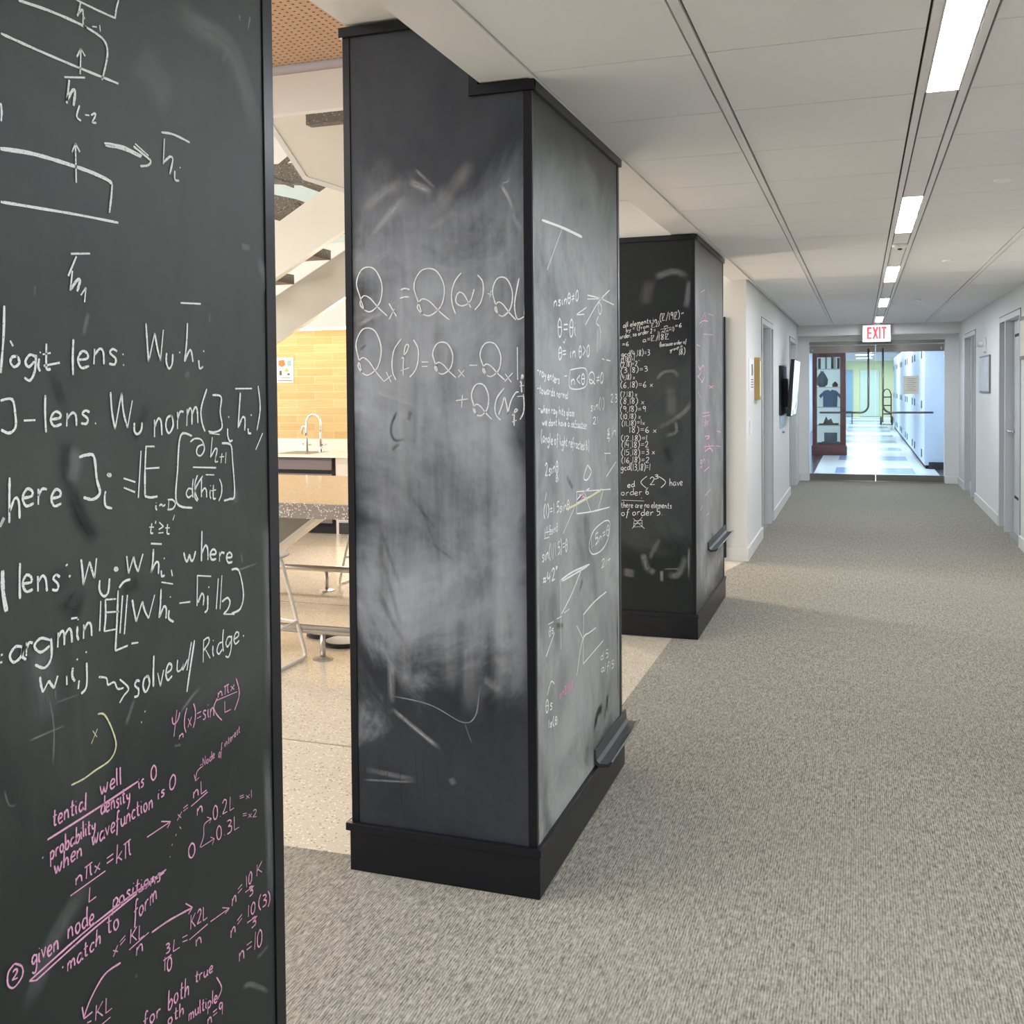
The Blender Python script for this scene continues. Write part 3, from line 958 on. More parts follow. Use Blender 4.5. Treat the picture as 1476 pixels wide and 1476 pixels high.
S|c2f|w|4|-952,1398 -936,1412 -941,1416 -945,1404 -946,1368
S|c2f|w|4|-952,1379 -938,1384
S|c2f|w|4|-917,1459 -915,1427 -918,1404 -928,1386
S|c2f|w|4|-936,1452 -915,1454
M|c2f|l|34|0.50|-1271,2095 -1190,2050
M|c2f|l|14|0.60|-1252,2130 -1180,2061
M|c2f|l|26|0.55|-1403,1927 -1340,1994 -1278,2051
M|c2f|l|60|0.30|-1378,1957 -1315,2009 -1253,2038
M|c2f|l|50|0.35|-1427,2011 -1351,2067 -1283,2093
M|c2f|l|70|0.28|-1218,1970 -1133,2057 -1055,2144
M|c2f|l|30|0.30|-1218,1942 -1110,2001
M|c2f|l|22|0.30|-1398,1862 -1298,1907
M|c2f|l|16|0.70|-982,2065 -958,2024 -942,1979
M|c2f|l|6|0.80|-978,2065 -958,2069 -955,2082
M|c2f|l|20|0.35|-947,1985 -931,1947 -911,1919
M|c2f|l|20|0.30|-953,2007 -959,1916 -966,1868
M|c2f|l|12|0.50|-1402,1478 -1325,1449 -1247,1424
M|c2f|l|24|0.30|-1370,1461 -1249,1432
M|c2f|l|20|0.50|-1445,1669 -1399,1692 -1353,1705
M|c2f|l|16|0.40|-1435,1705 -1367,1695
M|c2f|l|8|0.50|-1353,1727 -1290,1745
M|c2f|l|6|0.30|-1410,1844 -1324,1887
M|c2f|d|14|0.75|-1312,1420 -1337,1363 -1326,1324 -1281,1328
M|c2f|d|20|0.50|-1271,1412 -1281,1379
M|c2f|d|16|0.60|-1308,1314 -1338,1291
M|c2f|d|12|0.60|-1441,1594 -1413,1614
M|c2f|l|10|0.40|-1209,1464 -1205,1424
M|c2f|d|30|0.35|-941,1365 -917,1298
M|c2f|l|22|0.45|-1354,514 -1270,457 -1180,397
M|c2f|l|8|0.60|-1347,512 -1257,446 -1193,408
M|c2f|l|5|0.70|-1367,549 -1223,533 -1116,490 -1075,512 -1062,577 -1058,618
M|c2f|l|8|0.30|-1110,491 -1085,425
M|c2f|l|26|0.30|-1447,313 -1259,299
M|c2f|l|10|0.35|-1451,279 -1259,293
M|c2f|l|30|0.20|-1156,320 -1143,298
M|c2f|l|34|0.35|-1346,660 -1346,515
M|c2f|l|60|0.28|-1292,783 -1301,543
M|c2f|l|80|0.25|-1150,852 -1153,557
M|c2f|l|60|0.30|-1094,797 -1103,503
M|c2f|l|40|0.20|-1052,631 -985,584
M|c2f|l|40|0.25|-1027,697 -942,640
M|c2f|d|4|0.35|-1441,371 -1435,246
M|c2f|d|4|0.35|-1394,369 -1387,272
M|c2f|d|4|0.35|-1366,353 -1359,239
M|c2f|d|4|0.35|-1322,343 -1316,211
M|c2f|d|4|0.35|-1270,396 -1264,249
M|c2f|d|4|0.35|-1245,384 -1239,217
M|c2f|d|4|0.35|-1199,380 -1193,231
M|c2f|l|35|0.10|-1356,1055 -1349,575
M|c2f|l|66|0.16|-1078,925 -1072,476
M|c2f|l|26|0.13|-989,929 -975,719
M|c2f|l|39|0.15|-1109,1595 -1111,1174
M|c2f|l|62|0.24|-1000,1156 -1000,522
M|c2f|d|48|0.20|-1021,828 -1034,480
M|c2f|d|62|0.24|-1131,1614 -1148,1419
M|c2f|l|58|0.22|-1198,1772 -1218,1458
M|c2f|d|64|0.24|-1364,1102 -1368,759
M|c2f|l|21|0.13|-1240,1860 -1249,1387
M|c2f|l|35|0.23|-1305,1904 -1298,1289
M|c2f|d|49|0.18|-1182,1341 -1183,844
M|c2f|l|31|0.14|-1161,1445 -1150,911
M|c2f|l|48|0.10|-1138,1931 -1138,1558
M|c2f|l|53|0.15|-1356,1212 -1354,798
M|c2f|l|68|0.14|-1364,1886 -1372,1367
M|c2f|l|38|0.18|-1239,1524 -1250,1197
M|c2f|d|56|0.14|-1046,1908 -1060,1461
M|c2f|l|54|0.11|-1272,1732 -1283,1342
M|c2f|d|28|0.15|-1026,1436 -1026,840
M|c2f|d|46|0.13|-1182,1685 -1173,1460
M|c2f|l|52|0.21|-1297,1626 -1310,1039
M|c2f|l|37|0.16|-1257,1016 -1264,707
M|c2f|l|67|0.22|-987,1758 -972,1595
M|c2f|l|57|0.22|-984,874 -981,599
M|c2f|d|23|0.18|-1252,1551 -1263,1268
M|c2f|d|25|0.30|-1436,821 -1308,598
M|c2f|d|14|0.30|-1236,1037 -1131,965
M|c2f|d|22|0.30|-1374,977 -1306,741
M|c2f|d|18|0.30|-1299,1182 -1181,1045
M|c2f|d|17|0.30|-1261,1176 -1180,968
M|c2f|d|28|0.30|-1405,894 -1291,685
M|c2f|d|27|0.30|-1442,996 -1414,897
M|c2f|d|20|0.30|-1380,1062 -1305,861
M|c2f|l|40|0.30|-1429,2024 -1442,1773 -1442,1479
M|c2f|l|20|0.25|-915,1990 -909,1753 -923,1395
M|c2f|l|18|0.30|-1471,1564 -1468,1310
T|c2s|w|6|nsinθ≠0|2967,1722,3256,1762,0,35
T|c2s|w|6|θ=θi|3010,1634,3218,1643,1,59
T|c2s|w|6|θ= in θ>0|3012,1564,3394,1582,1,41
T|c2s|w|5|-ray enters|2795,1515,3024,1487,1,29
T|c2s|w|5|-|3077,1501,3113,1501,0,26
T|c2s|w|6|n<θ|3155,1484,3329,1484,1,37
T|c2s|w|5|Q≠0|3377,1486,3589,1489,1,40
T|c2s|w|5|-towards normal|2793,1463,3119,1439,1,26
T|c2s|w|5|-when ray hits glass|2804,1405,3193,1382,1,25
T|c2s|w|5|we dont have a refraction|2838,1367,3354,1339,1,22
T|c2s|w|5|(angle of light refracted θi)|2826,1318,3380,1258,1,33
T|c2s|w|4|sin(1)|3404,1392,3602,1399,1,37
T|c2s|w|4|21|3432,1347,3507,1344,0,26
T|c2s|w|4|2:3|3702,1420,3806,1418,0,32
T|c2s|w|4|ξh|3631,1277,3784,1294,1,43
T|c2s|w|5|2sinθ|2865,1214,3003,1215,1,39
T|c2s|w|4|θi|2975,1188,3009,1188,0,23
T|c2s|w|5|1|2847,1144,2880,1140,0,25
T|c2s|w|5|(1)=1.5sinθ|2845,1095,3126,1086,1,34
T|c2s|w|5|1.5n=θ|3399,918,3661,929,1,40
T|c2s|w|4|1/1.5sinθ|2850,1034,2993,1033,1,28
T|c2s|w|5|sin(1/1.5)=θ|2827,964,3098,958,1,41
T|c2s|w|6|≈42°|2831,891,2989,891,1,38
T|c2s|w|4|θs|2891,729,2940,734,1,29
T|c2s|p|4|sin80(1)|2998,513,3143,504,0,26
T|c2s|w|5|θs|2851,514,2922,503,1,39
T|c2s|w|5|1s(θ|2877,459,2972,441,1,25
T|c2s|w|4|21+|3539,824,3685,823,1,30
T|c2s|w|4|d 5|3514,497,3642,476,1,31
T|c2s|w|4|a1f15|3528,452,3725,414,1,30
T|c2s|w|4|1I|3597,1205,3679,1199,1,30
S|c2s|w|9|2854,1968 3066,1977 3307,1980
S|c2s|w|4|3066,1973 2903,1828
S|c2s|w|5|3372,1791 3550,1794 3763,1787
S|c2s|w|5|3371,1778 3565,1794
S|c2s|w|5|3696,1837 3518,1776 3341,1688
S|c2s|w|5|3233,1717 3356,1748
S|c2s|w|5|3233,1715 3328,1723
S|c2s|w|5|3534,1781 3518,1758 3548,1737 3574,1762 3534,1781
S|c2s|w|5|3523,1728 3492,1704 3531,1695
S|c2s|w|5|3532,1698 3562,1670
S|c2s|w|5|3510,1682 3504,1600
S|c2s|w|5|3553,1684 3545,1616
S|c2s|w|4|3068,1623 3080,1617 3097,1631
S|c2s|w|5|3575,1579 3607,1576
S|c2s|w|5|3639,1576 3706,1574
S|c2s|w|4|3146,1533 3342,1539 3341,1480 3145,1475 3146,1533
S|c2s|w|4|3151,1350 3345,1335
S|c2s|w|5|3217,1133 3210,1062
S|c2s|w|5|3212,1134 3693,1095
S|c2s|w|5|3215,1061 3423,1044 3674,1030
S|c2s|w|5|3311,1125 3394,1047
S|c2s|w|5|3578,1102 3498,1042
S|c2s|w|5|3216,1096 3410,1101 3547,1109
S|c2s|w|5|3051,1018 3211,1097
S|c2s|w|5|3356,1211 3407,1185 3354,1161 3304,1172 3356,1211
S|c2s|w|5|3217,1107 3311,1122 3382,1129
S|c2s|w|5|3249,1121 3325,1102
S|c2s|y|7|3090,1090 3297,1095 3562,1108
S|c2s|p|8|3311,1122 3243,1104 3297,1112
S|c2s|w|5|3591,989 3673,975 3654,922 3556,890 3419,895 3371,933 3436,975 3591,989
S|c2s|w|4|2861,1048 2915,1044
S|c2s|w|4|2850,1031 2903,1029
S|c2s|w|6|3024,877 3159,879 3375,867
S|c2s|w|6|3036,871 3184,868 3346,865
S|c2s|w|6|3017,878 3018,663
S|c2s|w|6|3277,873 3157,814 3028,770
S|c2s|w|6|2951,731 2861,679
S|c2s|w|4|2885,769 2940,766
S|c2s|w|4|2974,766 3028,763
S|c2s|w|4|3057,767 3118,767
S|c2s|w|6|3616,726 3429,724 3286,711
S|c2s|w|6|3292,709 3282,547
S|c2s|w|6|3205,693 3284,629
S|c2s|w|6|3340,637 3270,625 3201,530
S|c2s|w|6|3282,546 3563,558
S|c2s|w|6|3340,634 3457,629
S|c2s|w|4|2869,560 2909,590 2946,573
S|c2s|w|5|3628,1148 3782,1191
S|c2s|w|5|3598,1235 3696,1229
M|c2s|l|120|0.30|3047,2144 3068,2056 2993,1876
M|c2s|l|60|0.25|2931,2033 2999,2083 3119,2171
M|c2s|l|220|0.28|3247,2204 3469,2160 3524,1983
M|c2s|l|30|0.40|3689,2168 3670,2103
M|c2s|l|26|0.30|2803,1951 2794,1646 2790,1341
M|c2s|l|160|0.20|3466,2049 3485,1681
M|c2s|l|20|0.40|3064,1897 3067,1845
M|c2s|d|77|0.17|2849,1359 2794,1120
M|c2s|l|104|0.20|2897,1073 2896,875
M|c2s|l|106|0.17|3099,1257 3142,1029
M|c2s|d|112|0.24|2899,1278 2984,1113
M|c2s|d|112|0.22|3305,1071 3393,874
M|c2s|l|135|0.25|3175,1215 3111,1046
M|c2s|l|112|0.28|3527,661 3655,463
M|c2s|d|152|0.28|2917,872 3005,646
M|c2s|l|142|0.15|3261,1308 3210,1072
M|c2s|l|183|0.18|2908,1328 2843,1107
M|c2s|l|177|0.29|3498,866 3560,587
M|c2s|l|160|0.17|3431,997 3536,691
M|c2s|d|175|0.19|3064,1010 3028,875
M|c2s|l|111|0.21|3420,1086 3420,898
M|c2s|d|30|0.60|3093,1198 3179,1142
M|c2s|d|26|0.60|3290,831 3240,798
M|c2s|d|26|0.50|2963,748 3055,727
M|c2s|d|50|0.75|3447,274 3478,321 3556,317
M|c2s|d|40|0.75|3571,262 3639,351
M|c2s|l|30|0.50|2799,1376 2788,966 2793,533
M|c2s|d|40|0.50|3786,716 3801,222
M|c2s|d|50|0.80|3417,257 3461,313 3548,318
M|c2s|d|30|0.80|3622,270 3624,343
M|c2s|d|90|0.50|3349,252 3308,185
M|c2s|l|130|0.40|2844,299 3008,175 3146,211
M|c2s|l|80|0.40|2820,167 2922,185 3193,161
M|c2s|l|40|0.35|3275,398 3248,160
T|c3f|w|5|all elements in|-1333,1822,-1131,1853,0,32
T|c3f|w|5|(Z/19Z)|-1115,1853,-996,1870,0,42
T|c3f|w|5|x|-989,1892,-973,1896,0,16
T|c3f|w|4|by = (from Z,2)|-1315,1797,-1115,1828,0,26
T|c3f|w|5|order, so order 2 =|-1352,1758,-1137,1792,0,28
T|c3f|w|5|n|-1090,1817,-1064,1821,0,18
T|c3f|w|4|n(n+1)|-1104,1783,-1029,1799,1,23
T|c3f|w|5|=6|-1023,1814,-986,1819,1,24
T|c3f|w|5|a=Z/18Z|-1216,1734,-1062,1749,1,33
T|c3f|w|5|=6|-1339,1714,-1297,1717,0,25
T|c3f|w|4|(because order of|-1116,1707,-959,1722,1,25
T|c3f|w|4|group is|-1056,1675,-981,1704,0,20
T|c3f|w|5|18)|-1003,1655,-966,1663,0,35
T|c3f|w|5|gcd(4,18)=3|-1345,1651,-1174,1659,0,35
T|c3f|w|5|(1,18)=1|-1345,1620,-1265,1625,0,27
T|c3f|w|5|(2,18)=2|-1350,1587,-1248,1598,0,30
T|c3f|w|5|(3,18)=3|-1350,1553,-1186,1564,0,32
T|c3f|w|5|(4,18) x|-1351,1516,-1264,1519,1,30
T|c3f|w|5|(6,18)=6 x|-1351,1467,-1157,1472,0,35
T|c3f|w|5|(7,18) x|-1351,1414,-1249,1415,0,32
T|c3f|w|5|(8,18) x|-1353,1372,-1208,1373,0,35
T|c3f|w|5|(9,18)=9|-1353,1325,-1199,1328,0,35
T|c3f|w|5|(10,18) x|-1350,1283,-1229,1286,0,31
T|c3f|w|5|(11,18)=1x|-1344,1241,-1205,1251,0,31
T|c3f|w|5|18)=6 x|-1298,1201,-1136,1205,0,36
T|c3f|w|5|(12,18)=1|-1349,1153,-1191,1157,0,32
T|c3f|w|5|(14,18)=2|-1347,1112,-1184,1117,0,36
T|c3f|w|5|(15,18)=3 x|-1349,1065,-1146,1075,0,36
T|c3f|w|5|(16,18)=2|-1348,1023,-1181,1027,1,34
T|c3f|w|5|gcd(13,18)=1|-1352,979,-1175,982,1,40
T|c3f|w|6|ed|-1313,876,-1267,882,0,36
T|c3f|w|6|2|-1180,893,-1147,896,0,48
T|c3f|w|5|3|-1153,928,-1128,932,0,26
T|c3f|w|5|have|-1062,891,-984,900,0,45
T|c3f|w|5|order 6|-1349,828,-1182,839,0,42
T|c3f|w|5|there are no elements|-1351,756,-1050,762,0,38
T|c3f|w|6|of order 5.|-1350,708,-1104,720,1,43
S|c3f|w|4|-1109,1808 -1047,1819
S|c3f|w|4|-1118,1760 -1114,1793
S|c3f|w|4|-1122,1798 -1126,1744
S|c3f|w|6|-1240,1631 -1236,1627
S|c3f|w|6|-1194,947 -1231,911 -1198,876
S|c3f|w|6|-1126,948 -1084,916 -1112,881
S|c3f|w|5|-1347,801 -1212,800
S|c3f|w|5|-1230,818 -1226,815
S|c3f|w|5|-1273,680 -1225,686
S|c3f|w|5|-1225,686 -1225,648
S|c3f|w|5|-1225,648 -1276,644
S|c3f|w|5|-1276,644 -1273,680
S|c3f|w|5|-1285,635 -1223,705
S|c3f|w|5|-1278,694 -1211,637
S|c3f|w|5|-1273,664 -1225,669
M|c3f|l|60|0.20|-1153,2107 -1029,2143 -940,2098
M|c3f|l|50|0.35|-940,2098 -948,2001 -965,1920
M|c3f|l|100|0.14|-1170,2108 -1196,1985 -1188,1944
M|c3f|l|30|0.25|-1140,1505 -1098,1554 -1032,1562 -999,1512
M|c3f|l|90|0.14|-1049,1488 -1050,1282
M|c3f|l|40|0.20|-918,1421 -959,1340 -1058,1266 -1150,1224
M|c3f|l|30|0.20|-1030,1282 -1021,1207 -1097,1188
M|c3f|d|60|0.50|-1087,1132 -1050,1020
M|c3f|l|60|0.30|-1224,497 -1196,403 -1157,396
M|c3f|l|90|0.25|-1301,398 -1311,340
M|c3f|l|40|0.25|-1119,586 -1186,451
M|c3f|l|30|0.35|-1110,398 -1110,322
M|c3f|l|10|0.50|-1101,403 -1007,408
M|c3f|l|60|0.25|-1082,380 -1016,374 -960,499
M|c3f|l|20|0.40|-950,546 -951,340
M|c3f|l|8|0.50|-1207,455 -1205,403
M|c3f|l|50|0.30|-1177,395 -1148,377
T|c3s|p|9|sin|6230,1232,6415,1230,1,49
T|c3s|p|9|gh|6061,1010,6257,1000,2,48
S|c3s|p|7|6057,1846 6228,1872 6408,1878
S|c3s|p|7|6288,1919 6347,1879
S|c3s|p|7|6113,1866 6288,1928
S|c3s|p|7|6409,1927 6665,1930
S|c3s|p|7|6198,1858 6112,1823
S|c3s|p|7|6226,1791 6628,1805
S|c3s|p|8|5955,1717 6081,1713
S|c3s|p|8|5995,1594 6105,1562 5993,1528
S|c3s|p|8|6049,1570 6220,1598 6247,1530 6102,1491
S|c3s|p|8|5966,1536 6188,1495
S|c3s|p|8|6459,1478 6619,1459
S|c3s|p|8|6458,1460 6652,1477
S|c3s|p|8|6154,1312 6454,1309
S|c3s|p|8|6182,1290 6485,1290
S|c3s|p|8|6270,1270 6389,1231
S|c3s|p|8|6118,2034 6292,2066
S|c3s|p|8|5991,1445 6100,1402
S|c3s|p|8|6334,1417 6393,1372
S|c3s|p|9|6262,1167 6469,1157 6329,1144
S|c3s|p|9|6226,1105 6651,1086
S|c3s|p|9|6259,1074 6467,1081 6612,1052
S|c3s|p|9|6328,1129 6259,1084
S|c3s|p|9|6397,1115 6503,1079
S|c3s|p|9|6808,1177 7010,1158
S|c3s|p|9|6766,1079 7007,1060
S|c3s|p|9|6360,1018 6429,993
S|c3s|p|9|6222,954 6450,966
S|c3s|p|9|6251,800 6496,820
S|c3s|p|9|6315,674 6420,676
S|c3s|p|9|6054,735 6150,752
M|c3s|l|200|0.45|6246,604 6109,430 6168,225
M|c3s|l|160|0.50|6237,310 6301,169
M|c3s|l|200|0.30|6473,1283 6607,866
M|c3s|l|120|0.35|6997,721 6909,514
M|c3s|d|100|0.50|6598,536 6521,433
M|c3s|l|250|0.25|6176,2081 6400,1619 6330,1268
'''.strip().split('\n')
PLANE = {'c1': ('x', -.8895), 'c2f': ('y', 2.7645), 'c2s': ('x', -.8855), 'c3f': ('y', 5.8995), 'c3s': ('x', -.9075)}

def spline(pts, n=5):
    if len(pts) < 3: return pts
    P = [pts[0]] + pts + [pts[-1]]; out = []
    for i in range(1, len(P) - 2):
        p0, p1, p2, p3 = P[i-1], P[i], P[i+1], P[i+2]
        for k in range(n):
            t = k / n; a = t*t; b = a*t
            out.append(tuple(.5 * (2*p1[j] + (p2[j]-p0[j])*t + (2*p0[j]-5*p1[j]+4*p2[j]-p3[j])*a + (3*p1[j]-p0[j]-3*p2[j]+p3[j])*b) for j in (0, 1)))
    out.append(pts[-1])
    return out

RND = random.Random(5)
def ribbon(bm, plane, off, pts, w, uvl=None, rough=True):
    """flat chalk stroke lying on the board"""
    ax, v0 = plane
    v = v0 + off
    n = len(pts); L = []; R_ = []; d = [0.0]
    for i in range(1, n): d.append(d[-1] + math.hypot(pts[i][0]-pts[i-1][0], pts[i][1]-pts[i-1][1]))
    for i, p in enumerate(pts):
        a = pts[max(i-1, 0)]; b = pts[min(i+1, n-1)]
        tx, ty = b[0]-a[0], b[1]-a[1]; l = math.hypot(tx, ty) or 1e-6
        nx, ny = -ty/l, tx/l
        h = w/2 * (1 + (RND.uniform(-.18, .18) if rough else 0))
        if not uvl and (i == 0 or i == n-1): h *= .72
        for lst, s in ((L, 1), (R_, -1)):
            q = (p[0]+nx*h*s, p[1]+ny*h*s)
            lst.append(bm.verts.new((v, q[0], q[1]) if ax == 'x' else (q[0], v, q[1])))
    for i in range(n-1):
        f = bm.faces.new([L[i], R_[i], R_[i+1], L[i+1]])
        if uvl:
            for lp, (u, vv) in zip(f.loops, ((d[i], 0), (d[i], 1), (d[i+1], 1), (d[i+1], 0))): lp[uvl].uv = (u / max(d[-1], 1e-6), vv)

def chalk_parts(board, parent):
    """every wiped smear and every separate piece of writing on this board is one child mesh"""
    s = 1 if PLANE[board][0] == 'x' else -1
    pieces = {}
    cnt = 0
    for ln in CHALK:
        k, b, c, rest = ln.split('|', 3)
        if b != board: continue
        if k == 'M':
            w, a, pts = rest.split('|')
            pts = spline([tuple(float(q)/1000 for q in p.split(',')) for p in pts.split()], 6)
            lvl = min((.15, .25, .35, .5, .75), key=lambda q: abs(q - float(a)))
            cnt += 1
            mb = MB(); uvl = mb.bm.loops.layers.uv.new('UVMap')
            ribbon(mb.bm, PLANE[board], s*(.00002 + cnt*.000003), pts, float(w)/1000, uvl, False)
            key = (c, lvl)
            if key not in SMEARM: SMEARM[key] = m_smear('smear_%s_%d' % (c, lvl*100), (214, 216, 217) if c == 'l' else (24, 28, 30), lvl)
            mb.build('chalk_smear' if c == 'l' else 'wiped_patch', SMEARM[key], parent)
            continue
        grp = []
        if k == 'S':
            w, pts = rest.split('|')
            grp.append(spline([tuple(float(q)/1000 for q in p.split(',')) for p in pts.split()]))
        else:
            w, rest = rest.split('|', 1); txt, nums = rest.rsplit('|', 1)
            x0, y0, x1, y1, ux, uy = [float(q)/1000 for q in nums.split(',')]
            tot = sum((FONT[q][0] + 9) if q in FONT else 28 for q in txt) - 9
            pos = 0
            for q in txt:
                if q not in FONT: pos += 28; continue
                wd, sts = FONT[q]
                jx, jy, sx = RND.uniform(-2, 2), RND.uniform(-6, 6), RND.uniform(-5, 5)
                for st in sts:
                    pp = []
                    for gx, gy in st:
                        f = (pos + gx + jx + sx*gy/100)/tot; g = (gy + jy)/100
                        pp.append((x0 + (x1-x0)*f + ux*g, y0 + (y1-y0)*f + uy*g))
                    grp.append(spline(pp))
                pos += wd + 9
        pieces.setdefault(c, []).append((float(w)/1000, grp))
    for c, lst in pieces.items():
        # join strokes whose boxes nearly touch into one written piece
        bx = []
        for w, grp in lst:
            xs = [p[0] for g in grp for p in g]; ys = [p[1] for g in grp for p in g]
            bx.append([min(xs), max(xs), min(ys), max(ys)])
        par = list(range(len(lst)))
        def find(i):
            while par[i] != i: i = par[i]
            return i
        gap = CGAP[board]
        for i in range(len(lst)):
            for j in range(i):
                A, B = bx[i], bx[j]
                if A[0]-gap < B[1] and B[0]-gap < A[1] and A[2]-gap*.35 < B[3] and B[2]-gap*.35 < A[3]: par[find(i)] = find(j)
        gs = {}
        for i in range(len(lst)): gs.setdefault(find(i), []).append(lst[i])
        nm = {'w': 'white_chalk_writing', 'p': 'pink_chalk_writing', 'y': 'yellow_chalk_drawing'}[c]
        for q in gs.values():
            mb = MB()
            for w, grp in q:
                for g in grp: ribbon(mb.bm, PLANE[board], s*(.0006 + {'w': 0, 'p': .0002, 'y': .0001}[c]), g, w*WSC[board])
            o = mb.build(nm, CH[c], parent)
            o['label'] = {'w': 'white chalk handwriting', 'p': 'pink chalk handwriting', 'y': 'pale yellow chalk lines'}[c]
SMEARM = {}
CGAP = {'c1': .012, 'c2f': .02, 'c2s': .02, 'c3f': .02, 'c3s': .05}
WSC = {'c1': .64, 'c2f': .95, 'c2s': 1.0, 'c3f': .62, 'c3s': .8}

def column(label, x0, x1, y0, y1, mf, ms, tray=None, front=None, side=None, step=True):
    t = thing('chalkboard_column', label, 'column', ((x0+x1)/2, (y0+y1)/2, 0), 'chalkboard columns along the corridor')
    zt, zl, xs = 2.569, ZC - .002, -1.045
    MB().box(x0+.006, x1-.006, y0+.006, y1-.006, .01, zl - .03).box(x0+.006, xs-.004, y0+.006, y1-.006, zl-.03, zl if not step else zt).build('column_core', BLACK, t)
    zb = .147
    if not step:
        zt = zl
        MB().box(x0+.02, xs-.004, y0+.02, y1-.02, zl, 2.574).build('column_head', GYP, t)
    fb = MB(); fb.prism([(x0+.001, zb), (x1-.001, zb), (x1-.001, zl), (xs-.003, zl), (xs-.003, zt), (x0+.001, zt)], 'y', y0, y0+.006)
    fb.build('front_chalkboard', mf, t)
    MB().box(x1-.006, x1, y0+.0065, y1-.001, zb, zl).build('side_chalkboard', ms, t)
    MB().box(x0, x0+.006, y0+.0065, y1-.001, zb, zt).build('back_chalkboard', mf, t)
    ed = [(x0-.003, x0+.020, y0-.003, y0+.02), (x1-.026, x1-.001, y0-.003, y0+.0005)]
    for a in ed: MB().box(*a, zb, (zt if a[0] < -1.2 else zl) - .01, .001).build('corner_trim', BLACK, t)
    MB().box(x1-.002, x1+.0012, y0+.0006, y0+.012, zb, zl-.01).build('corner_trim', TRAYM, t)
    MB().box(x1-.004, x1+.003, y1-.024, y1+.003, zb, zl-.01, .001).build('corner_trim', BLACK, t)
    MB().box(x0-.012, xs-.002 if step else x1+.012, y0-.012, y0+.004, zt-.032, zt-.002, .002).build('top_trim', BLACK, t)
    st = MB()
    if step: st.box(xs-.030, xs-.002, y0-.010, y0+.003, zl-.03, zt-.033, .001); st.box(xs-.030, x1+.012, y0-.012, y0+.004, zl-.032, zl-.002, .001)
    if step: st.build('top_trim', BLACK, t)
    else: st.bm.free()
    MB().box(x1-.004, x1+.012, y0-.010, y1+.012, zl-.032, zl-.002, .001).build('top_trim', BLACK, t)
    MB().box(x0-.005, x1+.011, y0-.013, y1+.011, 0.001, .122, .002).build('base_board', BLACK, t)
    MB().box(x0-.018, x1+.015, y0-.018, y1+.015, .1225, .147, .003).build('base_ledge', BLACK, t)
    if tray:
        ya, yb, z = tray
        prof = [(x1+.0015, z+.055), (x1+.007, z+.055), (x1+.010, z+.018), (x1+.020, z+.008), (x1+.048, z+.010), (x1+.062, z+.020), (x1+.066, z+.017), (x1+.054, z+.001), (x1+.020, z-.006), (x1+.0015, z+.006)]
        MB().prism(prof, 'y', ya, yb).build('chalk_tray', TRAYM, t)
    if front: chalk_parts(front, t)
    if side: chalk_parts(side, t)
    return t
column('near blackboard column at the left edge filled with large white and pink chalk notes', -1.47, -.89, .20, 1.416, B_C1, B_C1, None, None, 'c1')
column('middle black column with big looping Q equations on its dusty front', -1.481, -.886, 2.765, 3.85, B_C2F, B_C2S, (3.42, 3.90, .152), 'c2f', 'c2s')
column('farthest of the black columns, small chalk proof on its dark front', -1.49, -.908, 5.90, 7.15, B_C3F, B_C3S, (6.36, 7.19, .445), 'c3f', 'c3s', False)
o = MB().box(-2.1, -1.075, 8.605, 8.655, .03, 2.05, .004).build('wall_chalkboard', BLACK)
tag(o, 'tall black board on the pale wall behind the farthest column', 'chalkboard', kind='thing')

# ------------------------------------------------------------------ ceiling fixtures
def light_at(k, label):
    ya, yb = TY0 + k*TT + .003, TY0 + (k+2)*TT - .003
    t = thing('linear_ceiling_light', label, 'ceiling light', (.229, (ya+yb)/2, ZC - .002), 'linear lights in the corridor ceiling')
    f = MB(); f.box(.1815, .186, ya, yb, ZC-.003, ZC+.02); f.box(.272, .2765, ya, yb, ZC-.003, ZC+.02); f.box(.186, .272, ya, ya+.006, ZC-.003, ZC+.02); f.box(.186, .272, yb-.006, yb, ZC-.003, ZC+.02)
    f.build('light_frame', RAIL, t)
    MB().box(.1862, .2718, ya+.0062, yb-.0062, ZC-.001, ZC+.012).build('diffuser', LAMP, t)
    return t
L1 = light_at(-1, 'largest lit ceiling strip, cut off by the top of the picture')
dy = TT * 5
for i, lb in ((1, 'second lit ceiling strip, just before the round ceiling sensor'), (2, 'third lit ceiling strip, just past the round ceiling sensor'), (3, 'fourth lit ceiling strip, the last but one before the exit sign'), (4, 'farthest lit ceiling strip, right above the exit sign'), (-1, 'lit ceiling strip above the photographer'), (-2, 'lit ceiling strip at the near end of the corridor')):
    copy_tree(L1, (L1.location.x, L1.location.y + dy*i, L1.location.z), lb)
t = thing('ceiling_sensor', 'white domed sensor on the ceiling between two lit strips', 'smoke detector', (.229, 6.86, ZC))
MB().lathe([(.048, -.001), (.048, -.012), (.040, -.022), (.022, -.028)], (.229, 6.86, ZC)).build('sensor_body', PLATE, t, True)
MB().lathe([(.014, -.0281), (.014, -.033), (.008, -.036)], (.229, 6.86, ZC)).build('sensor_eye', DARK, t)
for i, (x, y, lb) in enumerate(((.575, 4.85, 'nearest flat white disc in the ceiling, right of the lights'), (.582, 7.88, 'second flat white ceiling disc, right of the sensor'), (.56, 11.47, 'third flat white ceiling disc, right of the lights'), (.555, 14.95, 'farthest flat white ceiling disc, near the exit sign'))):
    o = MB().lathe([(.036, -.001), (.036, -.006), (.033, -.009), (.012, -.010)], (x, y, ZC)).build('sprinkler_cover', PLATE)
    tag(o, lb, 'sprinkler cover', 'sprinkler covers in the corridor ceiling', 'thing')

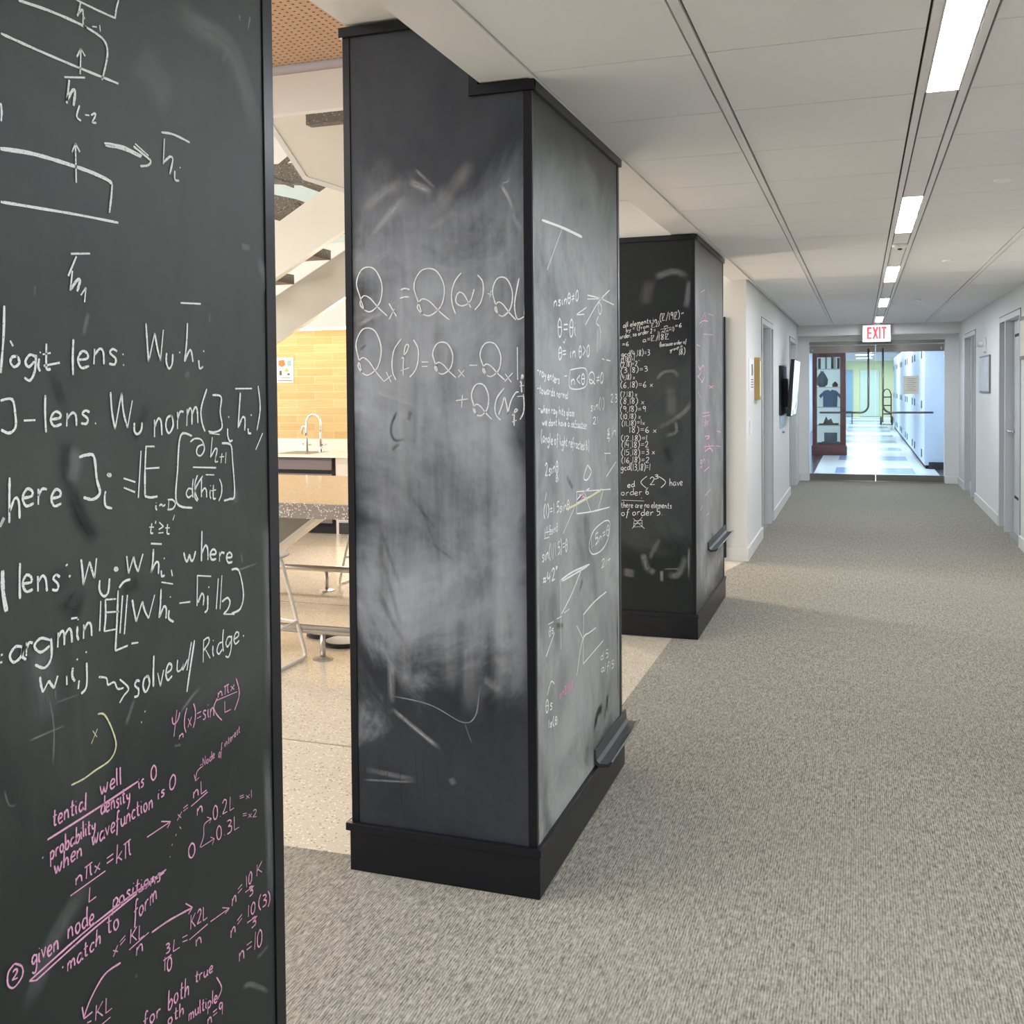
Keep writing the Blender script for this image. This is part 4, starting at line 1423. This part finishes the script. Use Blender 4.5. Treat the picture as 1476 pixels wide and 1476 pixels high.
# exit sign
t = thing('exit_sign', 'lit white exit sign with red letters above the glass doors', 'exit sign', (.208, 15.70, ZC))
xa, xb, za, zb_ = .014, .402, 2.085, 2.335
MB().box(xa, xb, 15.66, 15.72, za, zb_, .006).build('sign_housing', PLATE, t)
MB().box(xa+.012, xb-.012, 15.657, 15.6601, za+.012, zb_-.012).build('sign_face', EXITF, t)
MB().box(.17, .25, 15.67, 15.71, zb_, ZC).build('canopy', PLATE, t)
lt = MB(); h0, h1 = za+.042, zb_-.032; yy = (15.654, 15.6572)
def bar(x0, z0, x1, z1, w):
    dx, dz = x1-x0, z1-z0; l = math.hypot(dx, dz); nx, nz = -dz/l*w/2, dx/l*w/2
    lt.prism([(x0+nx, z0+nz), (x1+nx, z1+nz), (x1-nx, z1-nz), (x0-nx, z0-nz)], 'y', *yy)
w = .029; xE = xa+.068
bar(xE+.01, h0, xE+.01, h1, w)
for z in (h0+w/2, (h0+h1)/2, h1-w/2): bar(xE+.02, z, xE+.062, z, w)
bar(xE+.082, h0, xE+.14, h1, w); bar(xE+.082, h1, xE+.14, h0, w)
bar(xE+.168, h0, xE+.168, h1, w)
bar(xE+.192, h1-w/2, xE+.262, h1-w/2, w); bar(xE+.227, h0, xE+.227, h1-w, w)
lt.build('exit_letters', EXITR, t)['label'] = 'red letters'

# ------------------------------------------------------------------ doors
def side_door(name, X, s, y0, y1, top, ym, leaf_near, vision, label):
    """s=+1: wall on the left, passage towards +x; s=-1: wall on the right.  ym = mullion between leaf and sidelight"""
    t = thing(name, label, 'door', (X, (y0+y1)/2, 0), kind='structure')
    d = .07
    def bx(a0, a1, y_0, y_1, z0, z1): return MB().box(X + s*a0, X + s*a1, y_0, y_1, z0, z1)
    f = bx(-.12, .008, y0-.036, y0+.012, 0, top+.04)
    for a in ((-.12, .008, y1-.012, y1+.036, 0, top+.04), (-.12, .008, y0+.012, y1-.012, top-.012, top+.04)):
        x_a, x_b = X + s*a[0], X + s*a[1]; f.box(x_a, x_b, *a[2:])
    if ym: f.box(X - s*.12, X + s*.006, ym-.025, ym+.025, 0, top-.012)
    f.build('door_frame', DGREY, t)
    g = bx(-.02, .003, y0-.045, y0-.0365, 0, top+.05)
    for a in ((y1+.0365, y1+.045, 0, top+.05), (y0-.0365, y1+.0365, top+.0405, top+.05)): g.box(X - s*.02, X + s*.003, *a)
    g.build('painted_shade_strip', DARK, t)  # dark strip standing in for the shade around the frame
    ly1 = (ym-.03) if ym else y1-.016
    leaf = bx(-d-.04, -d, y0+.016, ly1-.022, .008, top-.016).build('door_leaf', DGREY, t)
    bx(-d-.03, -d-.006, ly1-.0215, ly1+.0045, .01, top-.02).build('door_gap', DARK, t)
    if vision:
        bx(-d-.002, -d+.004, y0+.12, ly1-.10, .35, 1.95).build('vision_panel_edge', DARK, leaf)
        bx(-d+.003, -d+.006, y0+.14, ly1-.125, .38, 1.92).build('vision_panel', PICT, leaf)
    if ym: bx(-d-.03, -d, ym+.026, y1-.013, .12, top-.013).build('sidelight', DSTR, t)
    if ym: bx(-d-.03, -d+.012, ym+.026, y1-.013, .0, .12).build('sidelight_base', DGREY, t)
    return t, leaf
def lever(X, s, y, leaf, z=1.0):
    h = MB(); d = .075
    h.lathe([(.026, 0), (.026, .012)], (X - s*d, y, z), 'x', 16) if s > 0 else h.lathe([(.026, -.012), (.026, 0)], (X - s*d, y, z), 'x', 16)
    h.tube([(X - s*(d-.005), y, z), (X - s*(d-.058), y, z), (X - s*(d-.062), y+.02*1, z), (X - s*(d-.062), y+.12, z)], .011, 8)
    h.build('lever_handle', CHROME, leaf)['label'] = 'chrome lever handle'
    MB().box(X - s*d, X - s*(d-.01), y-.022, y+.022, z+.11, z+.16).build('lock_cylinder', CHROME, leaf)
t, lf = side_door('door_1', -.91, 1, *DL, 11.08, 0, False, 'grey door in the left wall before the wall television')
lever(-.91, 1, 10.26, lf)
t, lf = side_door('door_2', -.91, 1, *DL2, None, 0, False, 'grey door in the left wall behind the wall television')
t, lf = side_door('door_3', 1.35, -1, *DB, 11.10, 0, True, 'near grey door in the right wall with a lever handle and narrow glass')
lever(1.35, -1, 10.96, lf)
t, lf = side_door('door_4', 1.35, -1, *DA, 14.36, 0, False, 'far grey door in the right wall with a black strike plate')
MB().box(1.40, 1.43, 14.385, 14.42, .95, 1.09).build('strike_plate', BLKM, t)

# glass double doors
gx0, gx1, gm, GY = -.752, 1.158, .203, 16.30
t = thing('door_header', 'brushed steel header over the glass double doors', 'door header', (gm, GY, 2.08), kind='structure')
MB().box(gx0, gx1, GY-.05, GY+.05, 2.08, 2.124).build('header_channel', STEEL, t)
MB().box(gx0, gx1, GY-.012, GY+.012, 2.064, 2.08).build('light_gap', PLATE, t)
for i, (a, b, sgn, nm, lb) in enumerate(((gx0, gm-.004, 1, 'door_5', 'left leaf of the glass double doors with steel rails'), (gm+.004, gx1, -1, 'door_6', 'right leaf of the glass double doors with a beige notice'))):
    t = thing(nm, lb, 'glass door', ((a+b)/2, GY, 0), kind='structure')
    MB().box(a+.003, b-.003, GY-.006, GY+.006, .10, 1.96).build('glass_pane', GLASS, t)
    MB().box(a, b, GY-.022, GY+.022, 1.955, 2.062).build('top_rail', STEEL, t)
    MB().box(a, b, GY-.022, GY+.022, .008, .105).build('bottom_rail', STEEL, t)
    xi = gm - sgn*.103; xo = gx0+.155 if sgn > 0 else gx1-.155
    pts = [(xi, GY-.025, 2.0), (xi, GY-.075, 1.985), (xi, GY-.075, 1.16)]
    for q in range(1, 7):
        an = q/6*math.pi/2; pts.append((xi - sgn*.11*(1-math.cos(an)), GY-.075, 1.16 - .115*math.sin(an)))
    pts += [(xo, GY-.075, 1.045)]
    hb = MB().tube(pts, .015, 10); hb.tube([(xo, GY-.075, 1.045), (xo, GY-.02, 1.045)], .012, 8)
    hb.build('push_bar', STEEL, t)
    MB().box(a+(.03 if sgn > 0 else (b-a)-.05), a+(.05 if sgn > 0 else (b-a)-.03), GY-.03, GY+.03, 1.98, 2.02).build('patch_bolt', CHROME, t)
t = thing('notice', 'beige paper notice taped to the right glass door', 'notice', (.70, GY-.008, 1.32))
MB().box(.594, .808, GY-.0095, GY-.0065, 1.32, 1.592).build('notice_sheet', NOTE, t)
nl = MB()
for i in range(7): nl.box(.63 + (i % 3)*.012, .775 - (i % 2)*.03, GY-.0102, GY-.0096, 1.545 - i*.029, 1.551 - i*.029)
nl.build('notice_lines', mat('faint_print', (160, 152, 132), .9), t)

# ------------------------------------------------------------------ left wall items
t = thing('wall_television', 'flat television on the left wall showing a bright picture', 'television', (-.88, 13.0, 1.1))
MB().box(-.909, -.895, 12.2, 13.3, 1.12, 1.70).build('wall_plate', BLKM, t)
MB().box(-.895, -.852, 12.75, 12.95, 1.2, 1.55).build('bracket', BLKM, t)
tv = MB(); tv.prism([(-.790, 1.780), (-.745, 1.778), (-.792, 1.096), (-.842, 1.100)], 'y', 12.45, 13.58); tv.build('television_body', BLKM, t)
sc = MB(); sc.prism([(-.7460, 1.770), (-.7435, 1.770), (-.7895, 1.106), (-.7920, 1.106)], 'y', 12.46, 13.57); sc.build('television_screen', SCREEN, t)
t = thing('cable_box', 'silver plate on the left wall below the television', 'cable plate', (-.90, 12.6, .98))
MB().box(-.909, -.896, 12.25, 12.95, .965, 1.11, .003).build('cover_plate', mat('plate_silver', (196, 198, 198), .3, metal=.3), t)
o = MB().lathe([(.014, 0), (.014, .012), (.009, .03)], (-.91, 12.75, .90), 'x', 12).build('cable_stub', DSTR)
tag(o, 'small grey cable knob on the wall below the silver plate', 'cable stub', kind='thing')
t = thing('wall_notice', 'white paper sign on the left wall, left of the gold frame', 'sign', (-.905, 9.05, 1.43))
MB().box(-.9095, -.905, 8.86, 9.24, 1.43, 1.705).build('sign_sheet', PAPER, t)
nl = MB()
for i in range(4): nl.box(-.9049, -.9042, 9.0, 9.2, 1.455 + i*.022, 1.463 + i*.022)
nl.box(-.9049, -.9042, 9.05, 9.15, 1.56, 1.66)
nl.build('sign_print', INK, t)
t = thing('gold_picture_frame', 'deep gold framed picture beside the near left door', 'picture', (-.88, 9.45, 1.345))
f = MB(); f.box(-.909, -.862, 9.33, 9.36, 1.345, 1.725).box(-.909, -.862, 9.54, 9.57, 1.345, 1.725).box(-.909, -.862, 9.36, 9.54, 1.345, 1.375).box(-.909, -.862, 9.36, 9.54, 1.695, 1.725)
f.build('picture_frame', GOLD, t); MB().box(-.909, -.868, 9.361, 9.539, 1.376, 1.694).build('picture_sheet', PAPER, t)
t = thing('light_switch', 'white light switch plate on the left wall corner', 'light switch', (-.905, 8.95, 1.07))
MB().box(-.9095, -.900, 8.87, 9.03, 1.06, 1.17, .002).build('switch_plate', PLATE, t); MB().box(-.900, -.895, 8.92, 8.97, 1.085, 1.145, .001).build('rocker', PLATE, t)
# ------------------------------------------------------------------ right wall items
t = thing('alarm_strobe', 'white fire alarm strobe high on the right wall', 'fire alarm', (1.33, 12.8, 1.84))
MB().box(1.325, 1.3495, 12.72, 12.86, 1.83, 1.99, .006).build('alarm_body', PLATE, t)
MB().lathe([(.03, -.055), (.035, -.03), (.035, 0)], (1.325, 12.84, 1.925), 'x', 16).build('strobe_lens', mat('lens_clear', (226, 228, 224), .15), t)
t = thing('silver_picture', 'silver framed picture of pale streaks on the right wall', 'picture', (1.335, 12.8, 1.365))
MB().box(1.332, 1.3495, 12.30, 13.28, 1.365, 1.79, .003).build('picture_frame', STEEL, t)
MB().box(1.3305, 1.3322, 12.325, 13.255, 1.385, 1.77).build('picture_sheet', PICT, t)
t = thing('brown_picture', 'brown framed picture cut off by the right picture edge', 'picture', (1.335, 9.7, 1.68))
f = MB(); f.box(1.325, 1.3495, 9.35, 9.98, 1.68, 2.055, .003); f.build('picture_frame', PICB, t)
MB().box(1.3235, 1.3252, 9.38, 9.95, 1.71, 2.02).build('picture_sheet', NOTE, t)

# ------------------------------------------------------------------ hall beyond
t = thing('display_cabinet', 'tall dark mahogany display cabinet with glass front beyond the doors', 'display cabinet', (-.64, 22.4, 0))
cx0, cx1, cy0, cy1 = -.966, -.306, 22.10, 22.62
c = MB(); c.box(cx0, cx1, cy1-.02, cy1, .2, 2.13); c.box(cx0, cx0+.09, cy0, cy0+.04, .2, 2.13); c.box(cx1-.11, cx1, cy0, cy0+.04, .2, 2.13); c.box(cx0+.09, cx1-.11, cy0, cy0+.04, 2.055, 2.13); c.box(cx0+.09, cx1-.11, cy0, cy0+.04, .2, .235); c.box(cx0, cx0+.02, cy0+.04, cy1-.02, .2, 2.13); c.box(cx1-.02, cx1, cy0+.04, cy1-.02, .2, 2.13); c.box(cx0, cx1, cy0, cy1, 2.13, 2.15)
c.build('cabinet_carcass', MAHO, t)
MB().box(cx0-.02, cx1+.02, cy0-.025, cy1, .0, .2, .012).build('plinth', MAHO, t)
MB().box(cx0+.025, cx1-.025, cy1-.03, cy1-.021, .24, 2.05).build('back_panel', m_emit('emissive_pale_panel', (226, 240, 246), .55), t)  # pale back panel with emission of its own
for z in (.62, 1.0, 1.42, 1.80): MB().box(cx0+.022, cx1-.022, cy0+.05, cy1-.031, z-.018, z).build('shelf', PLATE, t)
MB().box(cx0+.09, cx1-.11, cy0+.012, cy0+.018, .236, 2.054).build('glass_pane', GLASS, t)
for i, (x, w_, h_, m_) in enumerate(((-.86, .05, .22, GRYC), (-.72, .035, .24, TEAL), (-.60, .05, .25, INK), (-.54, .03, .24, PAPER), (-.48, .05, .23, GRYC))):
    o = MB().box(x, x+w_, 22.28, 22.42, 1.801, 1.80+h_, .003).build('book', m_)
    tag(o, ('grey book at the left end of the cabinet top shelf', 'pale teal book second on the cabinet top shelf', 'dark grey book third on the cabinet top shelf', 'white book between two grey books on the top shelf', 'grey book at the right end of the cabinet top shelf')[i], 'book', 'books on the top cabinet shelf', 'thing')
def blob(name, label, cat, prof, c, m_, flat=None):
    o = MB().lathe(prof, c, 'z', 20).build(name, m_, None, True)
    if flat: o.scale = flat
    return tag(o, label, cat, kind='thing')
blob('round_vase', 'dark round vase on the second cabinet shelf', 'vase', [(.05, 0), (.11, .05), (.12, .16), (.06, .27), (.03, .3), (.035, .33)], (-.78, 22.30, 1.421), GRYC)
blob('small_model', 'small brown model on the second cabinet shelf', 'model', [(.05, 0), (.06, .05), (.03, .09), (.01, .11)], (-.52, 22.30, 1.421), BRNC)
sh = MB(); sh.prism([(-.76, 1.001), (-.48, 1.001), (-.47, 1.24), (-.42, 1.18), (-.40, 1.24), (-.50, 1.34), (-.58, 1.36), (-.62, 1.33), (-.66, 1.36), (-.74, 1.34), (-.84, 1.24), (-.81, 1.18), (-.76, 1.24)], 'y', 22.26, 22.36)
tag(sh.build('folded_shirt', BLUEC), 'blue shirt displayed on the middle cabinet shelf', 'shirt', kind='thing')
bt = MB(); bt.prism([(-.86, .621), (-.46, .621), (-.44, .66), (-.84, .65)], 'y', 22.24, 22.4); bt.prism([(-.76, .655), (-.56, .66), (-.60, .76), (-.66, .72), (-.70, .80)], 'y', 22.28, 22.36)
tag(bt.build('model_boat', BRNC), 'brown model boat on the lower cabinet shelf', 'model boat', kind='thing')
pf = MB(); pf.box(-.74, -.48, 22.3, 22.33, .236, .46).box(-.79, -.43, 22.28, 22.4, .236, .27)
tag(pf.build('old_monitor', GRYC), 'grey framed screen on the bottom cabinet shelf', 'screen', kind='thing')
# lockers along the right wall
def locker(y, label):
    t = thing('locker', label, 'locker', (1.28, y, 0), 'white lockers along the hall')
    MB().box(1.035, 1.545, y+.004, y+3.496, .06, 2.34).build('locker_body', LOCK, t)
    MB().box(1.05, 1.545, y+.01, y+3.49, 0, .0595).build('locker_plinth', DARK, t)
    for a, b, hy in ((.01, 1.748, .70), (1.752, 3.49, 3.20)):
        for z0, z1, hz in ((.08, .79, .16), (.80, 1.54, 1.03), (1.55, 2.32, 1.92)):
            d = MB().box(1.027, 1.0349, y+a, y+b, z0, z1, .002).build('locker_door', LOCK, t)
            MB().box(1.012, 1.0265, y+hy-.03, y+hy+.03, hz, hz+.14).build('handle', HAND, d)
    return t
l0 = locker(18.9, 'white locker unit nearest the glass doors')
for i in range(1, 5):
    copy_tree(l0, (1.28, 18.9 + 3.5*i, 0), 'white locker unit, %s from the glass doors' % ['second', 'third', 'fourth', 'farthest'][i-1])
struct(MB().box(1.10, 1.55, 18.84, 18.895, .0, .12).build('baseboard_hall', mat('black_base', (30, 32, 42), .4)))
struct(MB().box(1.035, 1.55, 18.86, 18.895, .12, 2.5).build('wall_hall_return', FARW))
# hall ceiling lights
HLAMP = m_emit('hall_lamp_diffuser', (226, 240, 255), 3.0)
def hall_lamp(y, label):
    t = thing('hall_ceiling_light', label, 'ceiling light', (.1, y, 2.47), 'square lights in the hall ceiling')
    MB().box(-.21, .41, y-.62, y+.62, 2.472, 2.4935).build('light_frame', RAIL, t)
    MB().box(-.19, .39, y-.60, y+.60, 2.468, 2.4719).build('diffuser', HLAMP, t)
    return t
h0_ = hall_lamp(22.4, 'first ceiling light seen through the glass doors')
for y, lb in ((27.2, 'second ceiling light seen through the glass doors'), (32.0, 'third ceiling light seen through the glass doors'), (36.8, 'fourth ceiling light seen through the glass doors'), (41.6, 'farthest ceiling light seen through the glass doors')):
    copy_tree(h0_, (.1, y, 2.47), lb)
# hand truck
t = thing('hand_truck', 'hand truck with dark wheels parked by the lockers', 'hand truck', (.86, 38.5, 0))
fr_ = MB()
for x in (.72, 1.0):
    fr_.tube([(x, 38.42, .1), (x, 38.5, 1.0), (x, 38.52, 1.1)], .02, 8)
fr_.tube([(.72, 38.5, 1.1), (.78, 38.55, 1.25), (.86, 38.57, 1.29), (.94, 38.55, 1.25), (1.0, 38.5, 1.1)], .02, 8)
for z in (.4, .7, 1.0): fr_.box(.72, 1.0, 38.44+z*.08-.03, 38.44+z*.08, z-.02, z+.02)
fr_.build('truck_frame', BLKM, t)
MB().box(.70, 1.02, 38.2, 38.42, .02, .05).build('toe_plate', STEEL, t)
for x in (.66, 1.03): 
    wh = MB().lathe([(.06, -.03), (.15, -.03), (.16, 0), (.15, .03), (.06, .03)], (x, 38.5, .16), 'x', 20).build('wheel', BLKM, t)
    MB().lathe([(.05, -.034), (.05, .034)], (x, 38.5, .16), 'x', 14).build('wheel_hub', PLATE, wh)
# far doors and pale panels in the far hall
o = MB().box(-.95, -.35, 47.93, 47.99, .02, 2.1, .01).build('door_7', BLUEW); struct(o, 'pale blue door at the far end of the hall')
o = MB().box(-.05, .75, 47.93, 47.99, .02, 2.1, .01).build('door_8', mat('pale_green_door', (212, 232, 216), .4)); struct(o, 'pale green door at the far end of the hall')
t = thing('hall_bench', 'small dark bench standing beyond the display cabinet', 'bench', (-.52, 40, 0))
MB().box(-.75, -.3, 39.8, 40.1, .42, .46).build('seat', BLKM, t)
for x in (-.72, -.33):
    for y in (39.83, 40.07): MB().box(x-.015, x+.015, y-.015, y+.015, 0, .42).build('leg', BLKM, t)

# ------------------------------------------------------------------ lounge: kitchen, island, stools, stair
t = thing('kitchen_counter', 'white kitchen worktop below the tiled wall', 'worktop', (-5.6, 9.4, .75))
MB().box(-8.6, -2.6, 9.03, 9.749, .783, .806, .003).build('worktop_slab', COUNT, t)
struct(MB().box(-8.6, -2.6, 9.725, 9.7495, .8065, .935).build('trim_6', COUNT))
MB().box(-5.78, -5.38, 9.2, 9.6, .8065, .8085, .001).build('sink_rim', STEEL, t)
t = thing('sink_cabinet', 'dark kitchen base cabinet under the tap', 'cabinet', (-5.9, 9.4, 0))
MB().box(-6.6, -5.03, 9.10, 9.74, .10, .7825).build('cabinet_body', DARK, t)
d = MB().box(-6.57, -5.06, 9.075, 9.099, .655, .755, .002).build('drawer', CABD, t)
MB().box(-6.57, -5.06, 9.082, 9.099, .757, .775).build('drawer_recess', mat('plum_shadow', (84, 74, 78), .5), t)  # darker copy of the plum paint puts the recess shade into the colour
MB().box(-6.57, -5.06, 9.075, 9.099, .115, .615, .002).build('door', CABD, t)
MB().box(-6.58, -5.05, 9.16, 9.7, .0, .0995).build('toe_kick', DARK, t)
t = thing('dishwasher', 'pale appliance front right of the dark kitchen drawer', 'appliance', (-4.7, 9.4, 0))
MB().box(-5.02, -4.40, 9.09, 9.74, .0, .7825, .003).build('appliance_body', CABL, t)
MB().box(-5.0, -4.42, 9.075, 9.0895, .14, .72, .003).build('appliance_door', CABL, t)
MB().box(-4.98, -4.55, 9.072, 9.0895, .012, .125).build('appliance_base', BLKM, t)
struct(MB().box(-8.6, -2.41, 9.452, 9.48, 2.095, 2.125).build('trim_5', LED))
t = thing('gooseneck_tap', 'tall chrome gooseneck tap at the kitchen sink', 'tap', (-5.62, 9.55, .808))
def arc(x, r, z, n=10): return [(x + r*math.cos(math.pi*k/n), 9.55, z + r*math.sin(math.pi*k/n)) for k in range(n+1)]
b = MB(); b.tube([(-5.445, 9.55, .808), (-5.445, 9.55, 1.12)] + arc(-5.53, .085, 1.12) + [(-5.62, 9.55, 1.02), (-5.63, 9.55, .98)], .014, 10); b.build('spout', CHROME, t)
MB().tube([(-5.43, 9.55, .88), (-5.37, 9.55, .885)], .009, 8).build('tap_lever', CHROME, t)
MB().lathe([(.028, 0), (.026, .03), (.018, .05)], (-5.445, 9.55, .808)).build('tap_base', CHROME, t)
t = thing('filter_tap', 'small chrome filter tap left of the gooseneck tap', 'tap', (-5.65, 9.6, .808))
MB().tube([(-5.64, 9.60, .808), (-5.64, 9.60, 1.04), (-5.66, 9.60, 1.075), (-5.69, 9.60, 1.075), (-5.705, 9.60, 1.045), (-5.705, 9.60, .99)], .012, 8).build('spout', CHROME, t)
MB().tube([(-5.70, 9.60, .885), (-5.59, 9.60, .878)], .008, 8).build('tap_lever', CHROME, t)
t = thing('wall_poster', 'small white poster with colourful pictures on the tiled kitchen wall', 'poster', (-6.0, 9.74, 1.5))
MB().box(-6.14, -5.885, 9.742, 9.7495, 1.545, 1.825).build('poster_sheet', PAPER, t)
pp = MB(); pp.prism([(-6.07, 1.79), (-6.0, 1.80), (-5.985, 1.74), (-6.03, 1.72), (-6.07, 1.74)], 'y', 9.741, 9.7419); pp.build('orange_picture', ORNG, t)
MB().box(-5.96, -5.91, 9.741, 9.7419, 1.73, 1.79).build('teal_picture', TEAL, t)
pp = MB(); pp.prism([(-6.0, 1.67), (-5.94, 1.67), (-5.97, 1.71)], 'y', 9.741, 9.7419); pp.build('yellow_picture', YELL, t)
MB().box(-6.06, -6.03, 9.741, 9.7419, 1.63, 1.68).build('dark_picture', INK, t)
MB().box(-5.96, -5.93, 9.741, 9.7419, 1.63, 1.65).build('dark_picture', INK, t)
MB().box(-6.04, -5.93, 9.741, 9.7419, 1.597, 1.603).box(-6.08, -5.9, 9.741, 9.7419, 1.567, 1.574).build('poster_text', INK, t)

t = thing('island_table', 'speckled stone island table with steel foot rails in the lounge', 'table', (-3.6, 5.8, 0))
MB().box(-5.6, -2.0, 4.98, 6.62, .752, .838, .004).build('table_top', ISLT, t)
pd = MB(); pd.prism([(-5.3, .751), (-3.15, .751), (-4.2, .0), (-4.6, 0)], 'y', 5.62, 5.76); pd.build('pedestal', GREYP, t)
pe = MB(); pe.prism([(-3.15, .751), (-3.11, .751), (-4.16, 0), (-4.2, 0)], 'y', 5.61, 5.77); pe.build('pedestal_edge', COUNT, t)
for y, posts in ((4.876, (-2.786, -4.6)), (6.558, (-3.706, -2.3, -5.0))):
    rl_ = MB().tube([(-5.4, y, .16), (-2.1, y, .16)], .024, 14).build('foot_rail', RAILM, t)
    for x in posts:
        p = MB().tube([(x, y, .005), (x, y, .14)], .015, 12); p.lathe([(.055, 0), (.055, .006), (.02, .014)], (x, y, 0)); p.build('rail_post', RAILM, rl_)

def stool(label, loc):
    cx, cy, sz = loc
    t = thing('bar_stool', label, 'stool', (cx, cy, 0), 'white wire stools at the island table')
    MB().lathe([(.02, -.012), (.155, -.012), (.17, -.004), (.17, .004), (.155, .008), (.02, .004)], (cx, cy, sz), 'z', 36).build('seat', SEATM, t)
    for s in (-1, 1):
        a = [(cx + s*.06, cy+.12, sz-.015), (cx + s*.07, cy+.135, sz-.06), (cx + s*.15, cy+.225, .04), (cx + s*.155, cy+.22, .014), (cx + s*.155, cy+.19, .011), (cx + s*.155, cy-.19, .011), (cx + s*.155, cy-.22, .014), (cx + s*.15, cy-.225, .04), (cx + s*.07, cy-.135, sz-.06), (cx + s*.06, cy-.12, sz-.015)]
        MB().tube(a, .010, 8).build('leg', STOOLM, t)
    k, kx = .19, .122
    MB().tube([(cx-kx, cy-k, .21), (cx, cy-k-.02, .215), (cx+kx, cy-k, .21), (cx+kx+.02, cy, .215), (cx+kx, cy+k, .21), (cx, cy+k+.02, .215), (cx-kx, cy+k, .21), (cx-kx-.02, cy, .215)], .009, 8, True).build('foot_ring', STOOLM, t)
    return t
s1 = stool('white wire stool with its seat cut off by the near column', (-3.035, 4.63, .60))
copy_tree(s1, (-3.555, 6.98, 0), 'white wire stool half hidden by the middle column, beyond the table')
for i, (x, y, r, lb) in enumerate(((-3.05, 5.36, .105, 'flat dark rimmed disc behind the rail post, farther of the two'), (-2.84, 5.22, .13, 'flat dark rimmed disc behind the rail post, nearer of the two'))):
    t = thing('floor_disc', lb, 'floor disc', (x, y, 0), 'dark rimmed discs on the lounge floor')
    MB().lathe([(r, 0), (r, .012), (r-.02, .02), (r-.03, .018), (r-.05, .012)], (x, y, 0), 'z', 32).build('rim', BLKM, t)
    MB().lathe([(r-.024, .0181), (r-.024, .0215)], (x, y, 0), 'z', 32).build('cover', GREYP, t)

t = thing('staircase', 'white open staircase with speckled stone treads behind the columns', 'staircase', (-4, 6.8, 1.5))
def poly(nm, pts, y0, y1, m_): 
    b = MB(); b.prism(pts, 'y', y0, y1); return b.build(nm, m_, t)
def ext(p, q, d):  # extend the line p->q beyond q by factor d
    return (q[0] + (q[0]-p[0])*d, q[1] + (q[1]-p[1])*d)
poly('stringer', [ext((-3.382, 2.603), (-3.94, 2.292), 2.5), (-3.94, 2.27), (-3.382, 2.585), (-2.6, 3.02), (-2.6, 3.40), (-3.377, 2.966), (-3.525, 2.881), (-3.934, 2.65), ext((-3.525, 2.881), (-3.934, 2.65), 3.0)], 6.3, 6.36, STRG)
poly('stringer', [ext((-4.035, 2.235), (-4.68, 1.883), 2.0), (-4.68, 1.883), (-4.035, 2.235), (-3.0, 2.80), (-3.0, 3.2), (-4.03, 2.62), (-4.694, 2.265), ext((-4.03, 2.62), (-4.694, 2.265), 2.0)], 7.5, 7.56, STRG)
def tilted(nm, pts, dy, th, m_):
    b = MB(); n = len(pts)
    A = [b.bm.verts.new((x, 8.3 - z + dy, z)) for x, z in pts]; B = [b.bm.verts.new((x, 8.3 - z + dy + th, z + th)) for x, z in pts]
    b.bm.faces.new(A); b.bm.faces.new(B[::-1])
    for i in range(n): b.bm.faces.new([A[i], B[i], B[(i+1) % n], A[(i+1) % n]])
    return b.build(nm, m_, t)
tilted('flight_underside', [(-3.20, 3.20), (-2.0, 3.20), (-2.0, 2.36), (-3.0, 2.706), (-3.217, 2.78), (-3.291, 3.058)], 0, .05, STRG)
tilted('flight_edge', [(-3.291, 3.058), (-3.33, 3.06), (-3.25, 2.765), (-3.01, 2.682), (-2.0, 2.33), (-2.0, 2.36), (-3.0, 2.706), (-3.217, 2.78)], -.01, .07, BASEB)
for i in range(-2, 5):
    x, z = -4.153 + i*.35, 2.544 + i*.187
    if x < -2.9: MB().box(x-.30, x, 6.37, 7.49, z, z+.08, .004).build('tread', TREAD, t)
MB().box(-3.02, -2.1, 5.17, 5.24, 2.995, 3.085, .006).build('tread', TREAD, t)
poly('tread', [(-4.75, 3.305), (-4.34, 3.298), (-4.22, 3.13), (-4.75, 3.19)], 7.2, 7.34, TREAD)
poly('tread', [(-4.70, 3.115), (-4.518, 3.06), (-4.307, 3.007), (-4.31, 2.94), (-4.36, 2.899), (-4.507, 2.953), (-4.70, 3.01)], 7.2, 7.34, TREAD)
poly('tread_edge', [(-4.70, 3.27), (-4.516, 3.195), (-4.318, 3.118), (-4.318, 3.095), (-4.516, 3.172), (-4.70, 3.245)], 7.18, 7.199, TREAD)
poly('tread_edge', [(-4.70, 3.25), (-4.526, 3.363), (-4.40, 3.442), (-4.40, 3.412), (-4.526, 3.333), (-4.70, 3.22)], 7.36, 7.40, TREAD)
b = MB(); b.prism([(-5.6, 3.45), (-4.2, 3.45), (-4.2, 2.75), (-5.6, 2.75)], 'y', 7.9, 7.92)
b.build('glass_panel', mat('pale_glass', (206, 222, 222), .2), t)
# window wall of the lounge (daylight side, unseen, lengthened to add bounce light)
t = thing('window_1', 'lounge window', 'window', (-8.98, 6.4, .4), kind='structure')
wf = MB()
for y in (-1.8, -.4, .95, 2.3, 3.65, 5.0, 6.4, 7.8, 9.15): wf.box(-8.995, -8.93, y-.03, y+.03, .4, 2.98)
wf.box(-8.995, -8.93, -1.8, 9.15, .4, .46).box(-8.995, -8.93, -1.8, 9.15, 2.92, 2.98)
wf.build('window_frame', STEEL, t)
MB().box(-8.998, -8.99, -1.8, 9.15, .46, 2.92).build('window_pane', m_emit('daylight_pane', (236, 240, 240), 1.2), t)
